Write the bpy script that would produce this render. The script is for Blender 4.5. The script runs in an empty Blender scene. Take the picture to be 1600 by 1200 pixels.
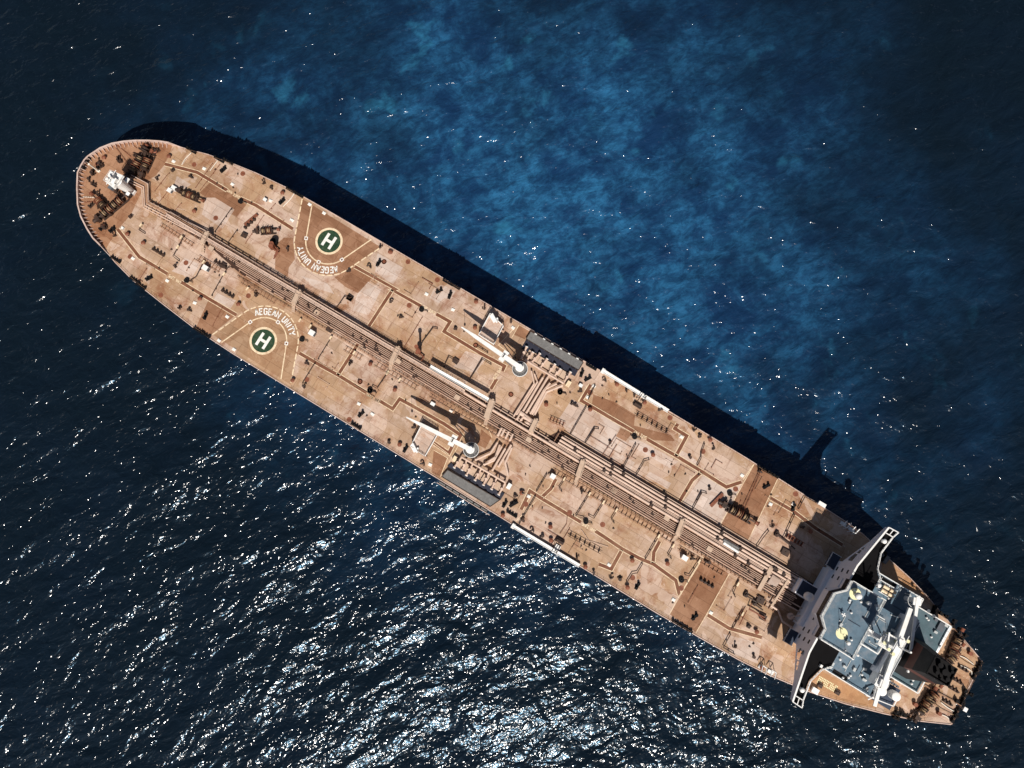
import bpy, math, random
from mathutils import Matrix, Vector
random.seed(7)
C = bpy.context.scene.collection
S = bpy.context.scene
R = math.radians

# ------------------------------------------------------------------ camera
DK = 17.5                      # height of the main deck above the water
CAM = Vector((20.7, -10.3, DK + 226.0))
TGT = Vector((0.0, 8.54, DK))
FPX, PHI = 1270.0, R(30.82)
_d = (TGT - CAM).normalized()
_e1 = (Vector((1, 0, 0)) - _d * _d.x).normalized()
_e2 = _d.cross(_e1)
if _e2.y < 0: _e2 = -_e2
_r = _e1 * math.cos(PHI) + _e2 * math.sin(PHI)
_up = _e2 * math.cos(PHI) - _e1 * math.sin(PHI)
cam = bpy.data.cameras.new('camera')
cam.sensor_width = 36.0
cam.lens = 36.0 * FPX / 1600.0
cam.clip_start, cam.clip_end = 1.0, 20000.0
co = bpy.data.objects.new('camera', cam); C.objects.link(co)
co.matrix_world = Matrix(((_r.x, _up.x, -_d.x, CAM.x), (_r.y, _up.y, -_d.y, CAM.y), (_r.z, _up.z, -_d.z, CAM.z), (0, 0, 0, 1)))
S.camera = co

# ------------------------------------------------------------------ light
SUN_EL = R(52.8)
SV = Vector((math.cos(SUN_EL) * .553, -math.cos(SUN_EL) * .833, math.sin(SUN_EL)))   # towards the sun
w = bpy.data.worlds.new('World'); S.world = w; w.use_nodes = True
nt = w.node_tree
sky = nt.nodes.new('ShaderNodeTexSky'); sky.sky_type = 'NISHITA'; sky.sun_disc = False
sky.sun_elevation = SUN_EL; sky.air_density = .7; sky.dust_density = 1.2; sky.ozone_density = 0.0
sky.sun_rotation = math.atan2(SV.x, SV.y)
nt.links.new(sky.outputs['Color'], nt.nodes['Background'].inputs['Color'])
nt.nodes['Background'].inputs['Strength'].default_value = 0.052
sl = bpy.data.lights.new('sun', 'SUN'); sl.energy = 5.0; sl.angle = R(0.5); sl.color = (1.0, .95, .88)
so = bpy.data.objects.new('sun', sl); C.objects.link(so); so.location = (0, 0, 300)
so.rotation_euler = SV.to_track_quat('Z', 'Y').to_euler()
S.view_settings.view_transform = 'Standard'; S.view_settings.look = 'None'
S.view_settings.exposure = 0.0; S.view_settings.gamma = 1.0
S.cycles.max_bounces = 5; S.cycles.diffuse_bounces = 3

# ------------------------------------------------------------------ helpers
def at(px, py, h=0.0):
    """a point of the photograph -> the ship-frame point h metres above the main deck"""
    q = _d * FPX + _r * (px - 800.0) + _up * (600.0 - py)
    s = (DK + h - CAM.z) / q.z
    return (CAM.x + q.x * s, CAM.y + q.y * s)
def crop(ox, oy, k=5.33333):
    return lambda x, y, h=0.0: at(ox + x / k, oy + y / k, h)
A = crop(100, 170); B = crop(380, 240); K3 = crop(180, 330); D4 = crop(320, 430); E5 = crop(540, 380); F6 = crop(540, 560)
G7 = crop(700, 440); H8 = crop(740, 600); I9 = crop(880, 560); J10 = crop(800, 740); K11 = crop(1050, 680); L12 = crop(1000, 840)

class MB:
    """collects shapes (deck-relative heights) and links them as ONE mesh object"""
    def __init__(s): s.v = []; s.f = []; s.m = []
    def face(s, idx, m=0): s.f.append(idx); s.m.append(m)
    def prism(s, pts, z0, z1, m=0, top=None):
        n = len(pts); b = len(s.v); t = top or pts
        a = sum(pts[i][0] * pts[(i + 1) % n][1] - pts[(i + 1) % n][0] * pts[i][1] for i in range(n))
        if a < 0: pts = pts[::-1]; t = t[::-1]
        s.v += [(p[0], p[1], z0) for p in pts] + [(p[0], p[1], z1) for p in t]
        s.face(list(range(b + n - 1, b - 1, -1)), m); s.face(list(range(b + n, b + 2 * n)), m)
        for i in range(n):
            j = (i + 1) % n; s.face([b + i, b + j, b + n + j, b + n + i], m)
        return s
    def box(s, u0, u1, v0, v1, z0, z1, m=0):
        return s.prism([(min(u0, u1), min(v0, v1)), (max(u0, u1), min(v0, v1)), (max(u0, u1), max(v0, v1)), (min(u0, u1), max(v0, v1))], z0, z1, m)
    def obox(s, c, ang, lx, ly, z0, z1, m=0):
        ca, sa = math.cos(ang), math.sin(ang)
        return s.prism([(c[0] + x * ca - y * sa, c[1] + x * sa + y * ca) for x, y in ((-lx / 2, -ly / 2), (lx / 2, -ly / 2), (lx / 2, ly / 2), (-lx / 2, ly / 2))], z0, z1, m)
    def bar(s, p, q, wd, z0, z1, m=0):
        return s.obox(((p[0] + q[0]) / 2, (p[1] + q[1]) / 2), math.atan2(q[1] - p[1], q[0] - p[0]), math.dist(p[:2], q[:2]), wd, z0, z1, m)
    def cyl(s, c, z0, z1, r, n=14, m=0, r1=None):
        r1 = r if r1 is None else r1
        P = [(c[0] + r * math.cos(2 * math.pi * i / n), c[1] + r * math.sin(2 * math.pi * i / n)) for i in range(n)]
        T = [(c[0] + r1 * math.cos(2 * math.pi * i / n), c[1] + r1 * math.sin(2 * math.pi * i / n)) for i in range(n)]
        return s.prism(P, z0, z1, m, T)
    def tube(s, pts, r, n=8, m=0):
        pts = [Vector(p) for p in pts]; b0 = len(s.v)
        for i, p in enumerate(pts):
            a = pts[max(i - 1, 0)]; c = pts[min(i + 1, len(pts) - 1)]
            t = (c - a).normalized()
            ref = Vector((0, 0, 1)) if abs(t.z) < .9 else Vector((1, 0, 0))
            x = t.cross(ref).normalized(); y = x.cross(t)
            k = 1.0
            if 0 < i < len(pts) - 1:
                cs = (pts[i] - a).normalized().dot(t); k = 1.0 / max(cs, .5)
            for j in range(n):
                th = 2 * math.pi * j / n
                q = p + x * (r * k * math.cos(th)) + y * (r * math.sin(th)); s.v.append(tuple(q))
        for i in range(len(pts) - 1):
            for j in range(n):
                a = b0 + i * n + j; b = b0 + i * n + (j + 1) % n
                s.face([a, b, b + n, a + n], m)
        s.face([b0 + j for j in range(n)][::-1], m)
        e = b0 + (len(pts) - 1) * n; s.face([e + j for j in range(n)], m)
        return s
    def dome(s, c, z0, r, hh=1.0, n=16, k=6, m=0):
        b = len(s.v)
        for i in range(k):
            a = math.pi / 2 * i / k
            for j in range(n):
                th = 2 * math.pi * j / n
                s.v.append((c[0] + r * math.cos(a) * math.cos(th), c[1] + r * math.cos(a) * math.sin(th), z0 + r * hh * math.sin(a)))
        s.v.append((c[0], c[1], z0 + r * hh)); t = len(s.v) - 1
        for i in range(k - 1):
            for j in range(n):
                p = b + i * n + j; q = b + i * n + (j + 1) % n; s.face([p, q, q + n, p + n], m)
        for j in range(n): s.face([b + (k - 1) * n + j, b + (k - 1) * n + (j + 1) % n, t], m)
        s.face([b + j for j in range(n)][::-1], m)
        return s
    def flat(s, pts, z, m=0):
        n = len(pts); b = len(s.v)
        a = sum(pts[i][0] * pts[(i + 1) % n][1] - pts[(i + 1) % n][0] * pts[i][1] for i in range(n))
        if a < 0: pts = pts[::-1]
        s.v += [(p[0], p[1], z) for p in pts]; s.face(list(range(b, b + n)), m); return s
    def strip(s, pts, wd, z, m=0, off=0.0):
        """mitred flat band along a polyline"""
        n = len(pts); L = []; Rr = []
        for i in range(n):
            p = Vector(pts[i])
            d0 = (p - Vector(pts[i - 1])).normalized() if i > 0 else None
            d1 = (Vector(pts[i + 1]) - p).normalized() if i < n - 1 else None
            d0 = d0 or d1; d1 = d1 or d0
            t = (d0 + d1).normalized(); nn = Vector((-t.y, t.x)); k = 1 / max(.45, nn.dot(Vector((-d0.y, d0.x))))
            L.append(p + nn * (off + wd / 2) * k); Rr.append(p + nn * (off - wd / 2) * k)
        for i in range(n - 1):
            b = len(s.v); s.v += [(q.x, q.y, z) for q in (Rr[i], Rr[i + 1], L[i + 1], L[i])]; s.face([b, b + 1, b + 2, b + 3], m)
        return s
    def ring(s, c, r0, r1, z, n=28, m=0, a0=0.0, a1=2 * math.pi):
        for i in range(n):
            t0 = a0 + (a1 - a0) * i / n; t1 = a0 + (a1 - a0) * (i + 1) / n; b = len(s.v)
            q = [(r0, t0), (r1, t0), (r1, t1), (r0, t1)]
            if a1 < a0: q = q[::-1]
            s.v += [(c[0] + rr * math.cos(t), c[1] + rr * math.sin(t), z) for rr, t in q]
            s.face([b, b + 1, b + 2, b + 3], m)
        return s
    def build(s, name, mat, parent=None, loc=None, rot=0.0, dz=DK, smooth=False):
        me = bpy.data.meshes.new(name)
        me.from_pydata([(a, b, c + (dz if loc is None else 0)) for a, b, c in s.v], [], s.f)
        mats = mat if isinstance(mat, (list, tuple)) else [mat]
        for k in mats: me.materials.append(k)
        if len(mats) > 1: me.polygons.foreach_set('material_index', s.m)
        if smooth: me.polygons.foreach_set('use_smooth', [True] * len(me.polygons))
        me.update()
        o = bpy.data.objects.new(name, me); C.objects.link(o)
        if loc is not None: o.location = (loc[0], loc[1], loc[2] + dz); o.rotation_euler = (0, 0, rot)
        if parent is not None: o.parent = parent
        return o

def tag(o, label=None, cat=None, group=None, kind=None):
    for k, x in (('label', label), ('category', cat), ('group', group), ('kind', kind)):
        if x: o[k] = x
    return o
def empty(name, loc, label, cat, group=None, rot=0.0):
    o = bpy.data.objects.new(name, None); C.objects.link(o); o.location = loc; o.rotation_euler = (0, 0, rot)
    o.empty_display_size = .5
    return tag(o, label, cat, group)
def copy_tree(o, parent=None, loc=None, rot=None):
    c = o.copy(); C.objects.link(c)
    if parent is not None: c.parent = parent
    if loc is not None: c.location = loc
    if rot is not None: c.rotation_euler = (0, 0, rot)
    for ch in list(o.children): copy_tree(ch, c)
    return c

# ------------------------------------------------------------------ materials
def nmat(name, base, rough=.55, var=.12, scale=.6, stain=None, stain_amt=.35, stain_scale=.25, metal=0.0, spec=.3, fine=3.0):
    m = bpy.data.materials.new(name); m.use_nodes = True; t = m.node_tree; b = t.nodes['Principled BSDF']
    b.inputs['Roughness'].default_value = rough; b.inputs['Metallic'].default_value = metal
    b.inputs['Specular IOR Level'].default_value = spec
    g = t.nodes.new('ShaderNodeNewGeometry')
    n = t.nodes.new('ShaderNodeTexNoise'); n.inputs['Scale'].default_value = scale; n.inputs['Detail'].default_value = 6
    n.inputs['Roughness'].default_value = .65
    t.links.new(g.outputs['Position'], n.inputs['Vector'])
    r = t.nodes.new('ShaderNodeValToRGB'); r.color_ramp.elements[0].position = .3; r.color_ramp.elements[1].position = .7
    r.color_ramp.elements[0].color = tuple(c * (1 - var) for c in base) + (1,)
    r.color_ramp.elements[1].color = tuple(min(1, c * (1 + var)) for c in base) + (1,)
    t.links.new(n.outputs['Fac'], r.inputs['Fac']); out = r.outputs['Color']
    if stain:
        n2 = t.nodes.new('ShaderNodeTexNoise'); n2.inputs['Scale'].default_value = stain_scale; n2.inputs['Detail'].default_value = 8
        n2.inputs['Roughness'].default_value = .7
        t.links.new(g.outputs['Position'], n2.inputs['Vector'])
        mr = t.nodes.new('ShaderNodeMapRange'); mr.inputs['From Min'].default_value = .48; mr.inputs['From Max'].default_value = .72
        mr.inputs['To Max'].default_value = stain_amt
        t.links.new(n2.outputs['Fac'], mr.inputs['Value'])
        mx = t.nodes.new('ShaderNodeMix'); mx.data_type = 'RGBA'
        t.links.new(mr.outputs['Result'], mx.inputs['Factor']); t.links.new(out, mx.inputs['A']); mx.inputs['B'].default_value = tuple(stain) + (1,)
        out = mx.outputs['Result']
    t.links.new(out, b.inputs['Base Color'])
    return m

def deck_mat(name, tan, pale, rust, seam=True):
    m = bpy.data.materials.new(name); m.use_nodes = True; t = m.node_tree; b = t.nodes['Principled BSDF']; L = t.links.new
    b.inputs['Roughness'].default_value = .7; b.inputs['Specular IOR Level'].default_value = .2
    g = t.nodes.new('ShaderNodeNewGeometry')
    def noise(sc, det=6, ro=.6, dist=0.0):
        n = t.nodes.new('ShaderNodeTexNoise'); n.inputs['Scale'].default_value = sc; n.inputs['Detail'].default_value = det
        n.inputs['Roughness'].default_value = ro; n.inputs['Distortion'].default_value = dist
        L(g.outputs['Position'], n.inputs['Vector']); return n.outputs['Fac']
    def rng(x, a, bb, lo=0.0, hi=1.0):
        r = t.nodes.new('ShaderNodeMapRange'); r.inputs['From Min'].default_value = a; r.inputs['From Max'].default_value = bb
        r.inputs['To Min'].default_value = lo; r.inputs['To Max'].default_value = hi; L(x, r.inputs['Value']); return r.outputs['Result']
    def mix(f, a, c, mode='MIX'):
        x = t.nodes.new('ShaderNodeMix'); x.data_type = 'RGBA'; x.blend_type = mode
        if isinstance(f, float): x.inputs['Factor'].default_value = f
        else: L(f, x.inputs['Factor'])
        for s_, k in (('A', a), ('B', c)):
            if isinstance(k, tuple): x.inputs[s_].default_value = k + (1,)
            else: L(k, x.inputs[s_])
        return x.outputs['Result']
    c = mix(rng(noise(.055, 6, .62, .4), .44, .58, 0, .9), tan, pale)
    c = mix(rng(noise(.13, 9, .74, .9), .49, .64, 0, .68), c, rust)
    c = mix(rng(noise(.30, 10, .78, .5), .53, .66, 0, .45), c, tuple(x * .72 for x in tan))
    c = mix(rng(noise(.55, 9, .8, .3), .54, .68, 0, .65), c, tuple(min(1, x * 1.2 + .05) for x in pale))
    c = mix(rng(noise(2.2, 5, .85), .57, .70, 0, .6), c, tuple(x * .45 for x in rust))
    mp = t.nodes.new('ShaderNodeMapping'); mp.inputs['Scale'].default_value = (1.5, .22, 1); L(g.outputs['Position'], mp.inputs['Vector'])
    def noise2(sc, det, ro):
        n = t.nodes.new('ShaderNodeTexNoise'); n.inputs['Scale'].default_value = sc; n.inputs['Detail'].default_value = det; n.inputs['Roughness'].default_value = ro
        L(mp.outputs['Vector'], n.inputs['Vector']); return n.outputs['Fac']
    c = mix(rng(noise2(.5, 6, .7), .56, .70, 0, .5), c, tuple(x * .8 for x in rust))         # rust runs towards the scuppers
    c = mix(rng(noise(.09, 3, .45, 1.2), .575, .595, 0, .5), c, tuple(x * .78 for x in tan))  # irregular touched-up areas
    c = mix(rng(noise(.11, 3, .5, 1.5), .60, .615, 0, .6), c, pale)
    if seam:
        br = t.nodes.new('ShaderNodeTexBrick'); br.inputs['Scale'].default_value = 1.0
        br.inputs['Brick Width'].default_value = 9.6; br.inputs['Row Height'].default_value = 3.05
        br.inputs['Mortar Size'].default_value = .05; br.inputs['Mortar Smooth'].default_value = .2; br.offset = .5
        br.inputs['Color1'].default_value = (1, 1, 1, 1); br.inputs['Color2'].default_value = (.80, .79, .78, 1); br.inputs['Mortar'].default_value = (.42, .36, .32, 1)
        L(g.outputs['Position'], br.inputs['Vector'])
        c = mix(.8, c, br.outputs['Color'], 'MULTIPLY')
    L(c, b.inputs['Base Color'])
    bp = t.nodes.new('ShaderNodeBump'); bp.inputs['Strength'].default_value = .25; bp.inputs['Distance'].default_value = .05
    L(noise(1.2, 6, .7), bp.inputs['Height']); L(bp.outputs['Normal'], b.inputs['Normal'])
    return m

TAN, PALE, RUST = (.455, .288, .172), (.60, .445, .355), (.26, .092, .040)
M = dict(
    deck=deck_mat('deck_paint', TAN, PALE, RUST),
    brown=deck_mat('deck_brown_paint', (.28, .135, .072), (.37, .20, .118), (.19, .075, .034)),
    orange=deck_mat('deck_orange_paint', (.41, .215, .100), (.46, .27, .15), (.28, .115, .05), seam=False),
    padtan=deck_mat('helipad_tan_paint', (.37, .215, .120), (.45, .29, .18), (.26, .115, .055)),
    fore=deck_mat('forecastle_deck_paint', (.31, .150, .078), (.40, .22, .13), (.20, .070, .030)),
    primer=deck_mat('deck_primer_paint', (.56, .42, .34), (.64, .52, .45), (.40, .22, .13)),
    lane=nmat('walkway_brown', (.165, .062, .032), .7, .2, .8, (.36, .21, .12), .45),
    cream=nmat('cream_marking', (.78, .62, .42), .6, .15, 1.5, (.42, .25, .14), .9, 1.1),
    white=nmat('white_paint', (.80, .79, .76), .45, .06, .8, (.50, .38, .28), .35, .5),
    wall=nmat('house_white_paint', (.92, .92, .94), .5, .03, .5, (.78, .76, .76), .3, .4),
    mark=nmat('white_marking', (.80, .78, .73), .6, .10, 1.5, (.45, .3, .2), .35, 1.3),
    green=nmat('helipad_green', (.018, .048, .022), .6, .3, 1.2, (.09, .11, .06), .75, 1.0),
    pipe=nmat('pipe_paint', (.66, .485, .385), .5, .16, .7, (.30, .15, .09), .55, .35),
    frame=nmat('frame_paint', (.34, .19, .115), .6, .2, .8, (.18, .075, .035), .5, .5),
    tanplate=nmat('platform_paint', (.52, .38, .28), .6, .1, .8, (.36, .21, .13), .5, .6),
    dark=nmat('dark_fitting', (.045, .028, .022), .55, .4, 2.0, (.16, .07, .035), .5, 1.2),
    black=nmat('black_paint', (.008, .0075, .008), .7, .3, 1.0, (.022, .018, .018), .5, .5, spec=.12),
    rope=nmat('mooring_rope', (.30, .20, .11), .8, .3, 3.0),
    whiterope=nmat('pale_rope', (.74, .68, .58), .8, .1, 3.0),
    redrust=nmat('red_brown_fitting', (.22, .075, .04), .6, .3, 1.5, (.08, .03, .02), .5, 1.0),
    tray=nmat('drip_tray_navy', (.022, .024, .040), .5, .3, .8, (.06, .05, .06), .5, .7),
    grate=nmat('grey_grating', (.15, .145, .14), .6, .2, 1.6, (.26, .25, .24), .5, .9),
    blue=nmat('house_deck_blue', (.088, .140, .185), .6, .22, .5, (.20, .215, .24), .8, .40),
    teal=nmat('house_deck_teal', (.068, .112, .130), .6, .22, .5, (.14, .16, .19), .75, .4),
    navy=nmat('platform_navy', (.030, .042, .070), .6, .2, .5),
    wing=nmat('wing_deck_black', (.007, .0065, .007), .8, .2, .5, spec=.05),
    glass=nmat('dark_glass', (.006, .006, .008), .35, .1, .5, spec=.12),
    yellow=nmat('pale_yellow', (.74, .70, .42), .6, .08, 1.0),
    funnel=nmat('funnel_black', (.022, .021, .022), .6, .2, .5, (.04, .036, .036), .5, .5, spec=.15),
    band=nmat('funnel_band', (.10, .032, .022), .55, .2, .5),
    grey=nmat('casing_grey', (.10, .11, .125), .6, .2, .5),
    hull=nmat('hull_red_brown', (.17, .055, .04), .55, .2, .3, (.08, .03, .025), .5, .3),
    boottop=nmat('gunwale_pale', (.58, .44, .38), .55, .15, .6, (.34, .18, .11), .5, .4),
    rackshade=nmat('rack_shade_paint', (.060, .028, .018), .7, .35, .8, (.05, .022, .015), .6, .5),  # shade beneath the pipes put into a dark brown
    galley=nmat('gallery_grey', (.46, .47, .46), .55, .08, .8, (.34, .34, .33), .5, .5),
    thinpipe=nmat('thin_pipe_paint', (.54, .36, .265), .5, .2, .7, (.26, .11, .06), .6, .35),
    red=nmat('lifebuoy_red', (.55, .05, .03), .5, .1, 2.0),
)

# ------------------------------------------------------------------ sea
SEA_D = 1.34
def sea_material():
    m = bpy.data.materials.new('sea_water'); m.use_nodes = True; t = m.node_tree; b = t.nodes['Principled BSDF']; L = t.links.new
    b.inputs['IOR'].default_value = 1.33; b.inputs['Roughness'].default_value = .22; b.inputs['Specular IOR Level'].default_value = .28
    b.inputs['Specular Tint'].default_value = (.35, .68, 1.0, 1)
    g = t.nodes.new('ShaderNodeNewGeometry')
    def mapp(sx, sy, rz=0.0, loc=(0, 0, 0)):
        k = t.nodes.new('ShaderNodeMapping'); k.vector_type = 'TEXTURE'
        k.inputs['Scale'].default_value = (sx, sy, 1); k.inputs['Rotation'].default_value = (0, 0, rz); k.inputs['Location'].default_value = loc
        L(g.outputs['Position'], k.inputs['Vector']); return k.outputs['Vector']
    def noise(v, sc, det=3, ro=.55, dist=0.0):
        n = t.nodes.new('ShaderNodeTexNoise'); n.inputs['Scale'].default_value = sc; n.inputs['Detail'].default_value = det
        n.inputs['Roughness'].default_value = ro; n.inputs['Distortion'].default_value = dist; L(v, n.inputs['Vector']); return n.outputs['Fac']
    def rng(x, a, bb, lo=0.0, hi=1.0, sm=True):
        r = t.nodes.new('ShaderNodeMapRange'); r.interpolation_type = 'SMOOTHSTEP' if sm else 'LINEAR'
        r.inputs['From Min'].default_value = a; r.inputs['From Max'].default_value = bb
        r.inputs['To Min'].default_value = lo; r.inputs['To Max'].default_value = hi; L(x, r.inputs['Value']); return r.outputs['Result']
    def math_(op, a, c):
        k = t.nodes.new('ShaderNodeMath'); k.operation = op
        for i, x in enumerate((a, c)):
            if isinstance(x, (int, float)): k.inputs[i].default_value = x
            else: L(x, k.inputs[i])
        return k.outputs[0]
    def mix(f, a, c):
        x = t.nodes.new('ShaderNodeMix'); x.data_type = 'RGBA'
        L(f, x.inputs['Factor'])
        for s_, k in (('A', a), ('B', c)):
            if isinstance(k, tuple): x.inputs[s_].default_value = k + (1,)
            else: L(k, x.inputs[s_])
        return x.outputs['Result']
    P = g.outputs['Position']
    # sunlit area north of the ship and vignette painted into the colour, ragged edges
    cx, cy = at(872, 330, -DK)
    vs = t.nodes.new('ShaderNodeVectorMath'); vs.operation = 'SUBTRACT'; L(P, vs.inputs[0]); vs.inputs[1].default_value = (cx, cy, 0)
    rt = t.nodes.new('ShaderNodeVectorRotate'); rt.rotation_type = 'Z_AXIS'; rt.inputs['Angle'].default_value = R(8); L(vs.outputs[0], rt.inputs['Vector'])
    vm = t.nodes.new('ShaderNodeVectorMath'); vm.operation = 'MULTIPLY'; L(rt.outputs[0], vm.inputs[0]); vm.inputs[1].default_value = (1 / 104, 1 / 80, 0)
    ln = t.nodes.new('ShaderNodeVectorMath'); ln.operation = 'LENGTH'; L(vm.outputs[0], ln.inputs[0])
    edge = math_('ADD', ln.outputs['Value'], math_('MULTIPLY', math_('SUBTRACT', noise(P, .022, 5, .6), .5), 1.5))
    lit_mask = rng(edge, .0, 1.72, 1.0, 0.0)
    blotch = rng(noise(P, .055, 10, .72, .35), .36, .64)
    fine_ = rng(noise(mapp(1, 1.7, R(-32)), .33, 8, .72, .5), .40, .60)
    col = mix(lit_mask, (.0030, .0076, .0132), (.0064, .029, .083))
    col = mix(math_('MULTIPLY', math_('POWER', lit_mask, 1.6), math_('MULTIPLY', blotch, math_('ADD', .30, math_('MULTIPLY', fine_, .70)))), col, (.025, .138, .285))
    col = mix(math_('MULTIPLY', rng(noise(P, .03, 6, .6), .45, .7), .5), col, (.0034, .0092, .019))
    # brighter jade patches
    jade = math_('MULTIPLY', math_('MULTIPLY', rng(noise(mapp(1, 1, 0, (31, 7, 0)), .075, 5, .55, .3), .60, .74), lit_mask), .6)
    col = mix(jade, col, (.030, .185, .32))
    L(col, b.inputs['Base Color'])
    # waves: swell, chop, ripples
    h = math_('MULTIPLY', noise(mapp(1, 1.6, R(-32)), .040, 2, .5, .4), 2.0)
    h = math_('ADD', h, math_('MULTIPLY', noise(mapp(1.0, 1.7, R(-30)), .10, 2, .5, .4), 1.35))
    h = math_('ADD', h, math_('MULTIPLY', noise(mapp(1.0, 1.65, R(-32)), .25, 3, .55, .4), .80))
    big = h
    h = math_('ADD', h, math_('MULTIPLY', noise(mapp(1.0, 1.6, R(-36)), .70, 2, .52, .3), .355))
    h = math_('ADD', h, math_('MULTIPLY', noise(mapp(1.0, 1.4, R(-10), (5, 9, 0)), 1.6, 1, .5, .2), .050))
    def bump(x, dist):
        k = t.nodes.new('ShaderNodeBump'); k.inputs['Strength'].default_value = 1.0; k.inputs['Distance'].default_value = dist
        L(x, k.inputs['Height']); return k.outputs['Normal']
    # wind ripples too fine to model widen the glitter of the larger waves; the coat carries the sharp sparkles
    L(bump(big, SEA_D), b.inputs['Normal'])
    b.inputs['Coat Weight'].default_value = 1.0; b.inputs['Coat IOR'].default_value = 1.33; b.inputs['Coat Roughness'].default_value = .125
    L(bump(h, SEA_D), b.inputs['Coat Normal'])
    return m
sea = MB(); sea.flat([(-6000, -6000), (6000, -6000), (6000, 6000), (-6000, 6000)], 0.0)
tag(sea.build('sea', sea_material(), dz=0.0), kind='structure')

# ------------------------------------------------------------------ tanker: hull and main deck
tanker = empty('oil_tanker', (0, 0, 0), 'long rust brown oil tanker with two green helipad circles and a white bridge house', 'tanker')
def T(name, mb, mat, parent=None, **k): return mb.build(name, mat, parent or tanker, **k)

STB = [(-142.1, .6), (-141.8, 2.2), (-140.1, 6.0), (-137.8, 9.0), (-135.0, 11.4), (-132.1, 13.4), (-129.0, 15.2), (-125.8, 16.8), (-123.2, 17.8),
       (-116.9, 19.4), (-111.9, 20.8), (-104.6, 22.1), (-96.5, 23.3), (-84.7, 24.3), (-72.3, 24.5), (-40, 24.6), (0, 24.6), (40, 24.5), (66, 24.2), (87, 23.4), (97, 23.0),
       (102.7, 22.4), (111.0, 20.3), (118.6, 18.7), (124.1, 17.0), (132.0, 14.1), (141.0, 10.8), (144.8, 9.3)]
PRT = [(-142.0, -1.3), (-141.6, -3.7), (-139.1, -7.6), (-136.0, -11.7), (-133.1, -14.2), (-129.4, -16.3), (-126.3, -17.7), (-123.2, -18.4),
       (-117.2, -20.4), (-109.7, -22.1), (-98.3, -23.4), (-86.3, -24.6), (-72.7, -25.0), (-40, -24.9), (0, -24.7), (40, -24.8), (66, -24.7), (81, -24.2), (90, -23.9),
       (99.2, -23.1), (110.1, -21.3), (119.5, -19.1), (129.3, -16.0), (138.0, -12.8), (145.5, -9.2)]
OUT = STB + PRT[::-1]
def hb(u, side):
    t = STB if side > 0 else PRT
    for (a, b), (c, d) in zip(t, t[1:]):
        if a <= u <= c: return b + (d - b) * (u - a) / (c - a)
    return t[-1][1]
hm = MB(); n = len(OUT)
def wl(p, f):
    u, v = p
    if u < -95: u2 = -95 + (u + 95) * (1 - .10 * f); v2 = v * (1 - .40 * f * ((-95 - u) / 47) ** .8)
    elif u > 100: u2 = u - (u - 100) * .12 * f; v2 = v * (1 - .45 * f * ((u - 100) / 45))
    else: u2, v2 = u, v
    return u2, v2
rings = [[(p[0], p[1], -.002) for p in OUT]] + [[(*wl(p, f), z) for p in OUT] for f, z in ((.25, -4.0), (.6, -9.5), (1.0, -15.5), (1.1, -21.0))]
for r_ in rings: hm.v += r_
for k in range(len(rings) - 1):
    for i in range(n):
        j = (i + 1) % n; hm.face([k * n + j, k * n + i, (k + 1) * n + i, (k + 1) * n + j])
hm.face([(len(rings) - 1) * n + i for i in range(n)])
T('hull', hm, M['hull'])
dm = MB(); dm.flat(OUT, 0.0)
T('main_deck', dm, M['deck'])

# gunwale bar and forecastle bulwark
def edge_band(t, u0, u1, win, z0, z1, mb, side):
    P = [p for p in t if u0 < p[0] < u1]; P = [(u0, hb(u0, side))] + P + [(u1, hb(u1, side))]
    for p, q in zip(P, P[1:]):
        d = (Vector(q) - Vector(p)).normalized(); nn = Vector((d.y, -d.x)) * (1 if side > 0 else -1)
        a, b_ = Vector(p) + nn * win, Vector(q) + nn * win
        mb.prism([p, q, tuple(b_), tuple(a)], z0, z1)
gw = MB(); edge_band(STB, -122.5, 144.6, .22, .004, .16, gw, 1); edge_band(PRT, -122.5, 145.2, .22, .004, .16, gw, -1)
gw.prism([(145.35, -9.0), (144.75, 9.2), (144.45, 9.2), (145.05, -9.0)], .004, .16)
T('gunwale', gw, M['boottop'])
BOW = [p for p in PRT[::-1] if p[0] < -123] + [p for p in STB if p[0] < -123]
bw = MB(); inner = []
for i, p in enumerate(BOW):
    a = Vector(BOW[max(i - 1, 0)]); c = Vector(BOW[min(i + 1, len(BOW) - 1)]); d = (c - a).normalized(); inner.append(Vector((d.y, -d.x)))
for i in range(len(BOW) - 1):
    p, q = Vector(BOW[i]), Vector(BOW[i + 1])
    a, b_ = p + inner[i] * .14, q + inner[i + 1] * .14
    bw.prism([tuple(p), tuple(q), tuple(b_), tuple(a)], .0, 1.35)
    a, b_ = p + inner[i] * .34, q + inner[i + 1] * .34
    bw.prism([tuple(p - inner[i] * .06), tuple(q - inner[i + 1] * .06), tuple(b_), tuple(a)], 1.352, 1.45)
for s_ in (1, -1):                                      # the bulwark slopes down to the gunwale at its after end
    u0 = -123.2; p = Vector((u0, hb(u0, s_))); q = Vector((u0 + 3.2, hb(u0 + 3.2, s_)))
    b = len(bw.v); o_ = Vector((0, -.14 * s_))
    bw.v += [(p.x, p.y, 0), (q.x, q.y, 0), (q.x, q.y, .2), (p.x, p.y, 1.35), (p.x, p.y + o_.y, 0), (q.x, q.y + o_.y, 0), (q.x, q.y + o_.y, .2), (p.x, p.y + o_.y, 1.35)]
    for f in ([0, 1, 2, 3], [4, 7, 6, 5], [3, 2, 6, 7], [1, 5, 6, 2]): bw.face([b + k for k in f])
T('bulwark', bw, M['boottop'])
st = MB(); st.v += [(0, -.05, 0), (1.25, -.05, 0), (1.25, -.05, .12), (0, -.05, 1.25), (0, .05, 0), (1.25, .05, 0), (1.25, .05, .12), (0, .05, 1.25)]
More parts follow.
